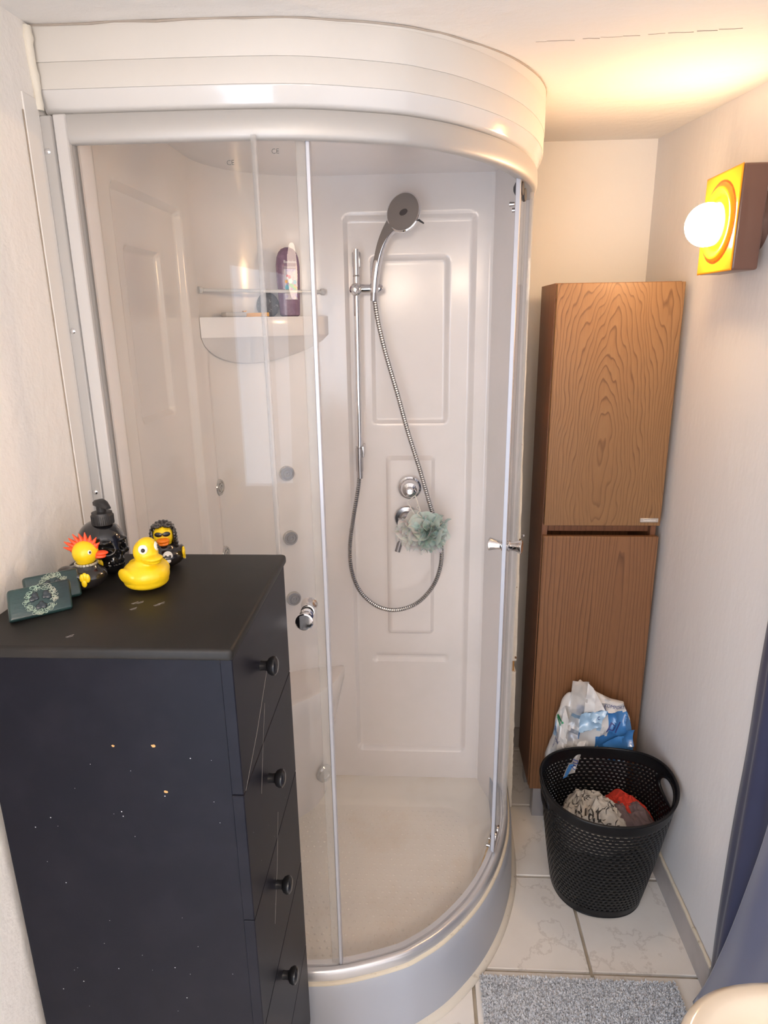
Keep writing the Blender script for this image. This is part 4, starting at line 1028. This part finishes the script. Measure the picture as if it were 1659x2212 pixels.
# laundry
def heap(name, parent, cx, cy, rx, ry, z0, h, seed, m, N=56, fold=.012, ang=0, pw=1.5, label=None):
    vs = []; fs = []; sv = Vector((seed*3.1, seed*1.7, 0))
    def f(u, v):     # -1..1
        r = math.hypot(u, v); e = max(0, 1-r**2.4)**.5
        p = Vector((u*1.4, v*1.4, 0))+sv; w_ = noise.noise(p*.9)*.7
        rid = (1-abs(noise.noise(p*1.7+Vector((w_, w_*2, 0)))))**3*1.0+(1-abs(noise.noise(p*3.3+Vector((w_, 0, 4)))))**4*.5
        return h*e**pw*(.75+.25*noise.noise(p))+fold*rid*e**.5
    for i in range(N+1):
        for j in range(N*2):
            r = i/N; a = 2*PI*j/(N*2); u, v = r*math.cos(a), r*math.sin(a); z = f(u, v)
            wob = 1+.07*math.sin(3*a+seed)+.05*math.sin(7*a+2*seed)
            x, y = rx*u*wob, ry*v*wob
            X_, Y_, Z_ = cx+x*math.cos(ang)-y*math.sin(ang), cy+x*math.sin(ang)+y*math.cos(ang), z0+z
            tb = min(1, max(0, (Z_-.004)/.37)); bx_, by_ = 1.128+.002*tb, -.440-.030*tb; hx_, hy_ = (.128+.055*tb**.85)*.93, (.134+.032*tb**.9)*.93
            dd_ = (abs((X_-bx_)/hx_)**2.2+abs((Y_-by_)/hy_)**2.2)**(1/2.2)
            if dd_ > 1: X_, Y_ = bx_+(X_-bx_)/dd_, by_+(Y_-by_)/dd_
            vs.append((X_, Y_, Z_))
    for i in range(N):
        for j in range(N*2): q = (j+1) % (N*2); fs.append((i*2*N+j, i*2*N+q, (i+1)*2*N+q, (i+1)*2*N+j))
    o = pyobj(name, vs, fs, m, parent, 70, label=label)
    return f
TEE = thing('crumpled_tshirt', 'crumpled pale grey t-shirt with dark print, lying inside the laundry basket', 't-shirt', (1.09, -.50, .2))
TW = mat('tee_grey', (.58, .55, .50), .9, mottle=((.47, .45, .41), 22, .4, .65)); TP = mat('tee_print', (.07, .065, .06), .9)
f1 = heap('shirt', TEE, 1.105, -.455, .105, .118, .212, .080, 3.0, TW, 60, .020)
def on_heap(name, me, parent, m, f, cx, cy, rx, ry, z0, lift=.0015):
    for v in me.vertices:
        u, w_ = (v.co.x-cx)/rx, (v.co.y-cy)/ry; v.co.z = z0+f(u, w_)+lift+v.co.z
    return link_mesh(name, me, m, parent, False)
me = text_mesh('Blat', .062, Matrix.Translation((1.078, -.485, 0)) @ Matrix.Rotation(-.25, 4, 'Z') @ Matrix.Diagonal((.8, 1.25, 1, 1)), .0003, 3)
from mathutils.bvhtree import BVHTree
_o = TEE.children[0]; _off = wloc(_o); SB = BVHTree.FromPolygons([v.co+_off for v in _o.data.vertices], [tuple(p.vertices) for p in _o.data.polygons])
def drop(x, y):
    h = SB.ray_cast(Vector((x, y, .6)), Vector((0, 0, -1))); return h[0].z+.0010 if h[0] else .22
for v in me.vertices: v.co.z = drop(v.co.x, v.co.y)
link_mesh('shirt_lettering', me, TP, TEE, False)
V, F = [], []; random.seed(77)
for k in range(60):      # curling ink strokes of the print
    reg = random.choice(((1.065, -.42, .03), (1.14, -.47, .028), (1.11, -.39, .03), (1.13, -.53, .025)))
    x, y = reg[0]+random.gauss(0, reg[2]*.5), reg[1]+random.gauss(0, reg[2]*.5); a = random.uniform(0, 6); cv = random.uniform(-70, 70); L_ = random.uniform(.008, .024); n0 = len(V); st = 9
    for q in range(st+1):
        wq = (.0004+.0010*math.sin(PI*q/st)); nx_, ny_ = -math.sin(a), math.cos(a)
        for s in (-1, 1):
            X_, Y_ = x+nx_*wq*s, y+ny_*wq*s; V.append((X_, Y_, drop(X_, Y_)))
        a += cv*L_/st; x += math.cos(a)*L_/st; y += math.sin(a)*L_/st
    F += [(n0+2*q, n0+2*q+1, n0+2*q+3, n0+2*q+2) for q in range(st)]
pyobj('shirt_drawing', V, F, TP, TEE, False)['kind'] = 'stuff'
TO = thing('folded_towel', 'brown-grey folded cloth with a red edge beside the t-shirt in the basket', 'towel', (1.2, -.5, .2))
heap('red_layer', TO, 1.218, -.415, .060, .095, .195, .080, 9.0, mat('cloth_red', (.60, .045, .025), .95, bump=[(600, .5, .001)]), 40, .012, .35, .8, 'red cloth underneath')
heap('towel_layer', TO, 1.222, -.455, .056, .090, .200, .090, 5.0, mat('cloth_brown', (.16, .115, .12), .98, bump=[(700, .8, .001)]), 40, .010, .40, .9)
LN = thing('dark_laundry', 'black laundry filling the bottom of the basket', 'laundry', (1.13, -.47, .05))
heap('laundry_pile', LN, 1.130, -.450, .120, .120, .02, .15, 6.0, mat('cloth_black', (.02, .02, .022), .9), 30, .015, 0, .5)

# ------------------------------------------------------------------ plastic wrap of toilet paper behind the basket
BG = thing('plastic_pack', 'crumpled white and blue plastic pack standing between the basket and the cabinet', 'plastic bag', (1.13, -.245, 0))
BGW = mat('film_white', (.74, .72, .70), .22, coat=.5); BGB = mat('film_blue', (.06, .22, .52), .22, coat=.5); BGL = mat('film_lightblue', (.38, .56, .74), .22, coat=.5)
def bagpos(a, t):
    """a: -PI..PI around, t: 0..1 bottom to top"""
    zz_ = .56*t; xl = np.interp(zz_, [0, .30, .42, .487, .52, .56], [1.012, 1.006, 1.030, 1.050, 1.066, 1.075]); xr = np.interp(zz_, [0, .33, .43, .49, .505, .53, .56], [1.262, 1.266, 1.262, 1.240, 1.19, 1.14, 1.10])
    cx = (xl+xr)/2; half = (xr-xl)/2
    dep = .045*(1-.72*t**2.2); c_, s_ = math.cos(a), math.sin(a)
    x = cx+half*math.copysign(abs(c_)**.75, c_); y = -.236+.008*t+dep*math.copysign(abs(s_)**.8, s_); z = .001+.555*t
    q = Vector((x*9, y*9, z*9)); n1 = noise.noise(q); n2 = noise.noise(q*2.2+Vector((5, 1, 2)))
    cr = (1-abs(n2))**4*.014*(t > .05); 
    return Vector((x+.010*n1*t, y-.018*n1*t-cr+.006, z+.014*n2*t*(1 if t < .99 else 2)))
def bagmat(x, z):
    # print regions in the plane of the pack
    if x > 1.145 and z < .47-(x-1.145)*.15 and z > .30+max(0, 1.20-x)*.9 and not (1.145 < x < 1.185 and .38 < z < .45): return 1
    if 1.085 < x < 1.16 and .455 < z < .485: return 1
    if 1.07 < x < 1.16 and .40 < z < .455: return 2
    if x < 1.045 and z > .37: return 2 if x < 1.03 else 0
    if 1.06 < x < 1.10 and .36 < z < .40: return 1
    return 0
NA, NT = 110, 80; vs = [bagpos(2*PI*i/NA-PI, k/NT) for k in range(NT+1) for i in range(NA)]; fs = []; mi = []
for k in range(NT):
    for i in range(NA):
        j = (i+1) % NA; fs.append((k*NA+i, k*NA+j, (k+1)*NA+j, (k+1)*NA+i)); c_ = vs[k*NA+i]
        mi.append(bagmat(c_.x, c_.z) if c_.y < -.235 else 0)
fs.append(tuple(range(NA))[::-1]); mi.append(0); fs.append(tuple(NT*NA+i for i in range(NA))); mi.append(0)
pyobj('pack_film', vs, fs, [BGW, BGB, BGL], BG, 28, mi)
FILM = mat('clear_film', (.62, .58, .54), .12, alpha=.55, coat=1)
def crumple(name, P, m, sub=14, amp=.004, seed=0, label=None):
    """quad patch from 4 corners with crease noise"""
    a, b, c_, d = [Vector(p) for p in P]; vs = []; n_ = (b-a).cross(d-a).normalized()
    for i in range(sub+1):
        for j in range(sub+1):
            u, v = i/sub, j/sub; p = a.lerp(b, u).lerp(d.lerp(c_, u), v); q = p*22+Vector((seed, 0, 0))
            p = p+n_*(amp*((1-abs(noise.noise(q)))**3*2-1)+amp*noise.noise(q*2.3)); vs.append(p)
    fs = [(i*(sub+1)+j, (i+1)*(sub+1)+j, (i+1)*(sub+1)+j+1, i*(sub+1)+j+1) for i in range(sub) for j in range(sub)]
    return pyobj(name, vs, fs, m, BG, 30, label=label)
crumple('film_flap', [(1.062, -.262, .47), (1.112, -.268, .455), (1.118, -.258, .572), (1.068, -.252, .574)], FILM, 16, .003, 1, 'clear upright film flap')
crumple('film_fold', [(1.105, -.270, .47), (1.168, -.272, .485), (1.130, -.262, .555), (1.112, -.262, .574)], BGW, 12, .004, 2)
crumple('film_fold', [(1.075, -.285, .41), (1.150, -.285, .43), (1.175, -.275, .485), (1.095, -.275, .475)], BGL, 14, .008, 3)
crumple('film_fold', [(1.045, -.290, .34), (1.085, -.300, .33), (1.090, -.285, .46), (1.060, -.280, .47)], FILM, 14, .006, 4)
crumple('film_fold', [(1.19, -.288, .31), (1.262, -.280, .31), (1.262, -.272, .42), (1.165, -.290, .375)], BGB, 14, .006, 5)
crumple('film_fold', [(1.020, -.285, .30), (1.050, -.290, .30), (1.062, -.275, .44), (1.045, -.268, .50)], BGW, 14, .005, 6)
crumple('film_tail', [(1.090, -.292, .385), (1.112, -.292, .39), (1.075, -.330, .30), (1.040, -.330, .285)], FILM, 14, .004, 7, 'twisted clear tail hanging over the basket rim')
crumple('film_tail', [(1.058, -.325, .325), (1.072, -.327, .33), (1.052, -.331, .285), (1.040, -.331, .278)], BGB, 8, .001, 8)
DI = mat('print_navy', (.03, .05, .22), .5); GI = mat('print_green', (.05, .40, .18), .5)
from mathutils.bvhtree import BVHTree
_v, _f = [], []
for o_ in BG.children:
    n0 = len(_v); off_ = wloc(o_); _v += [v.co+off_ for v in o_.data.vertices]; _f += [tuple(i+n0 for i in p.vertices) for p in o_.data.polygons]
BV = BVHTree.FromPolygons(_v, _f)
def drape(me):
    for v in me.vertices:
        h = BV.ray_cast(Vector((v.co.x, -.60, v.co.z)), Vector((0, 1, 0)))
        v.co.y = (h[0].y-.0012) if h[0] else -.29
    return me
def bt(s, size, x, y, z, ang=0, m=DI, n_=(0, -1, .0)):
    link_mesh('pack_lettering', drape(text_mesh(s, size, frame((x, y, z), n_, (1, 0, 0)) @ Matrix.Rotation(ang, 4, 'Z'), 0, 2)), m, BG, False)
bt('KOMFORT', .0155, 1.205, -.302, .478, -.28); bt('pl', .050, 1.205, -.302, .418, -.5); bt('du', .032, 1.075, -.309, .322, 1.4); bt('dm', .016, 1.045, -.300, .345, .9); bt('c', .02, 1.148, -.300, .464)
bt('reißfest & saugstark', .006, 1.020, -.302, .385, 1.2); bt('weich', .006, 1.030, -.302, .372, 1.2)
bm = bmesh.new(); bmesh.ops.create_grid(bm, x_segments=6, y_segments=4, size=1, matrix=frame((1.036, -.300, .440), (0, -1, 0), (1, 0, .6)) @ Matrix.Diagonal((.007, .004, 1, 1))); me = bpy.data.meshes.new('pack_badge'); bm.to_mesh(me); bm.free(); link_mesh('pack_badge', drape(me), GI, BG, False, 'small green badge')

# ------------------------------------------------------------------ curtain on the right
CT = thing('curtain', 'dark navy curtain hanging to the floor at the right wall', 'curtain', (1.29, -1.2, 0))
CURT_LIT = mat('curtain_lit_fold', (.065, .085, .19), .42, sheen=.3, mottle=((.055, .072, .16), 3, .4, .7))  # same navy cloth; daylight on the fold is put into a lighter base colour
def curtain(name, y0, y1, xb, zt, zb, waves, amp, seed, lean=0, flare=0, cm=None, label=None):
    vs = []; NU, NV = 150, 40
    for j in range(NV+1):
        t = j/NV; z = zb+(zt-zb)*t
        for i in range(NU+1):
            u = i/NU; a = amp*(1-.25*t)*(math.sin(2*PI*waves*u+seed)+.35*math.sin(2*PI*waves*2.3*u+seed*2+t))
            y = y0+(y1-y0)*u+lean*(1-t)**(4 if cm else 1)*(1-u)+.006*math.sin(9*t+u*8)
            vs.append((min(xb+a, XR-.004)-flare*(1-t)*math.sin(PI*min(1, u*1.3))**2+.004*noise.noise(Vector((u*6, t*7, seed))), y, z))
    fs = [(j*(NU+1)+i, j*(NU+1)+i+1, (j+1)*(NU+1)+i+1, (j+1)*(NU+1)+i) for j in range(NV) for i in range(NU)]
    o = pyobj(name, vs, fs, cm or CURT, CT, 80, label=label); md = o.modifiers.new('s', 'SOLIDIFY'); md.thickness = .002
curtain('curtain_panel', -.800, -1.385, 1.304, 1.98, .014, 4.5, .011, 1.2, .0)
curtain('curtain_panel', -1.037, -1.385, 1.272, 1.98, .03, 1.6, .008, 4.1, .207, .045, CURT_LIT, 'inner fold with stitched hem, daylight sheen painted in as lighter blue')
bm = bmesh.new(); tube(bm, [(1.27, -.80, 1.99), (1.27, -2.15, 1.99)], .010, 14); obj('curtain_pole', bm, LIP, CT)

# ------------------------------------------------------------------ bath mat
MT = thing('bath_mat', 'shaggy grey bath mat lying on the floor tiles in front of the shower', 'bath mat', (1.0, -1.05, 0))
mx0, mx1, my0, my1 = .757, 1.248, -1.45, -.770
bm = bmesh.new(); box(bm, mx0, mx1, my0, my1, .001, .010, .003, 2); MG = mat('mat_grey', (.60, .615, .64), 1.0, spec=0.05, mottle=((.70, .715, .735), 60, .4, .7)); obj('mat_base', bm, MG, MT)
rng = np.random.default_rng(4); n = 60000
x = rng.uniform(mx0-.002, mx1+.002, n); y = my1+.002-rng.beta(1, 1.3, n)*(my1-my0); a = rng.uniform(0, 2*PI, n); L_ = rng.uniform(.006, .010, n); h = rng.uniform(.0045, .0085, n); wv = rng.uniform(.0014, .0022, n)
px_, py_ = -np.sin(a)*wv, np.cos(a)*wv
base = np.stack([x, y, np.full(n, .008)], 1); tip = base+np.stack([np.cos(a)*L_*.6, np.sin(a)*L_*.6, h], 1)
mid = base+np.stack([np.cos(a)*L_*.15, np.sin(a)*L_*.15, h*.6], 1)
V = np.stack([base+np.stack([px_, py_, 0*x], 1), base-np.stack([px_, py_, 0*x], 1), mid-np.stack([px_, py_, 0*x], 1)*1.2, mid+np.stack([px_, py_, 0*x], 1)*1.2, tip], 1).reshape(-1, 3)
idx = np.arange(n)*5
F = [(int(i), int(i+1), int(i+2), int(i+3)) for i in idx]+[(int(i+3), int(i+2), int(i+4)) for i in idx]
me = bpy.data.meshes.new('mat_pile'); me.from_pydata(V.tolist(), [], F); o = link_mesh('mat_pile', me, MG, MT, False); o['kind'] = 'stuff'

# ------------------------------------------------------------------ washbasin corner
WB = thing('washbasin', 'white ceramic washbasin with rounded corner at the lower right edge', 'washbasin', (1.1, -1.6, .6))
def sup(cx, cy, hx, hy, z, p=3.2, n=72):
    return rrect_ring(cx, cy, hx, hy, z, n, p)
bcx, bcy = 1.105, -1.655
bm = bmesh.new()
loft(bm, [sup(bcx, bcy, .10, .12, .62), sup(bcx, bcy, .17, .20, .68), sup(bcx, bcy, .205, .240, .74), sup(bcx, bcy, .2170, .250, .785), sup(bcx, bcy, .2190, .2520, .797), sup(bcx, bcy, .2165, .2500, .805), sup(bcx, bcy, .209, .243, .8085),
          sup(bcx, bcy, .196, .230, .806), sup(bcx, bcy, .188, .222, .798), sup(bcx, bcy, .178, .212, .775), sup(bcx, bcy, .160, .195, .735), sup(bcx, bcy, .12, .15, .700), sup(bcx, bcy, .04, .05, .690)])
obj('basin', bm, CERAM, WB, 60)
bm = bmesh.new(); lathe(bm, [(.018, .690), (.022, .691), (.022, .693), (.012, .6925), (0, .692)], Matrix.Translation((bcx, bcy, 0)), 24); obj('waste', bm, CHROME, WB)
bm = bmesh.new(); loft(bm, [sup(bcx+.02, bcy, .09, .10, 0), sup(bcx+.02, bcy, .07, .08, .3), sup(bcx+.01, bcy, .10, .12, .625)]); obj('pedestal', bm, CERAM, WB, 60)
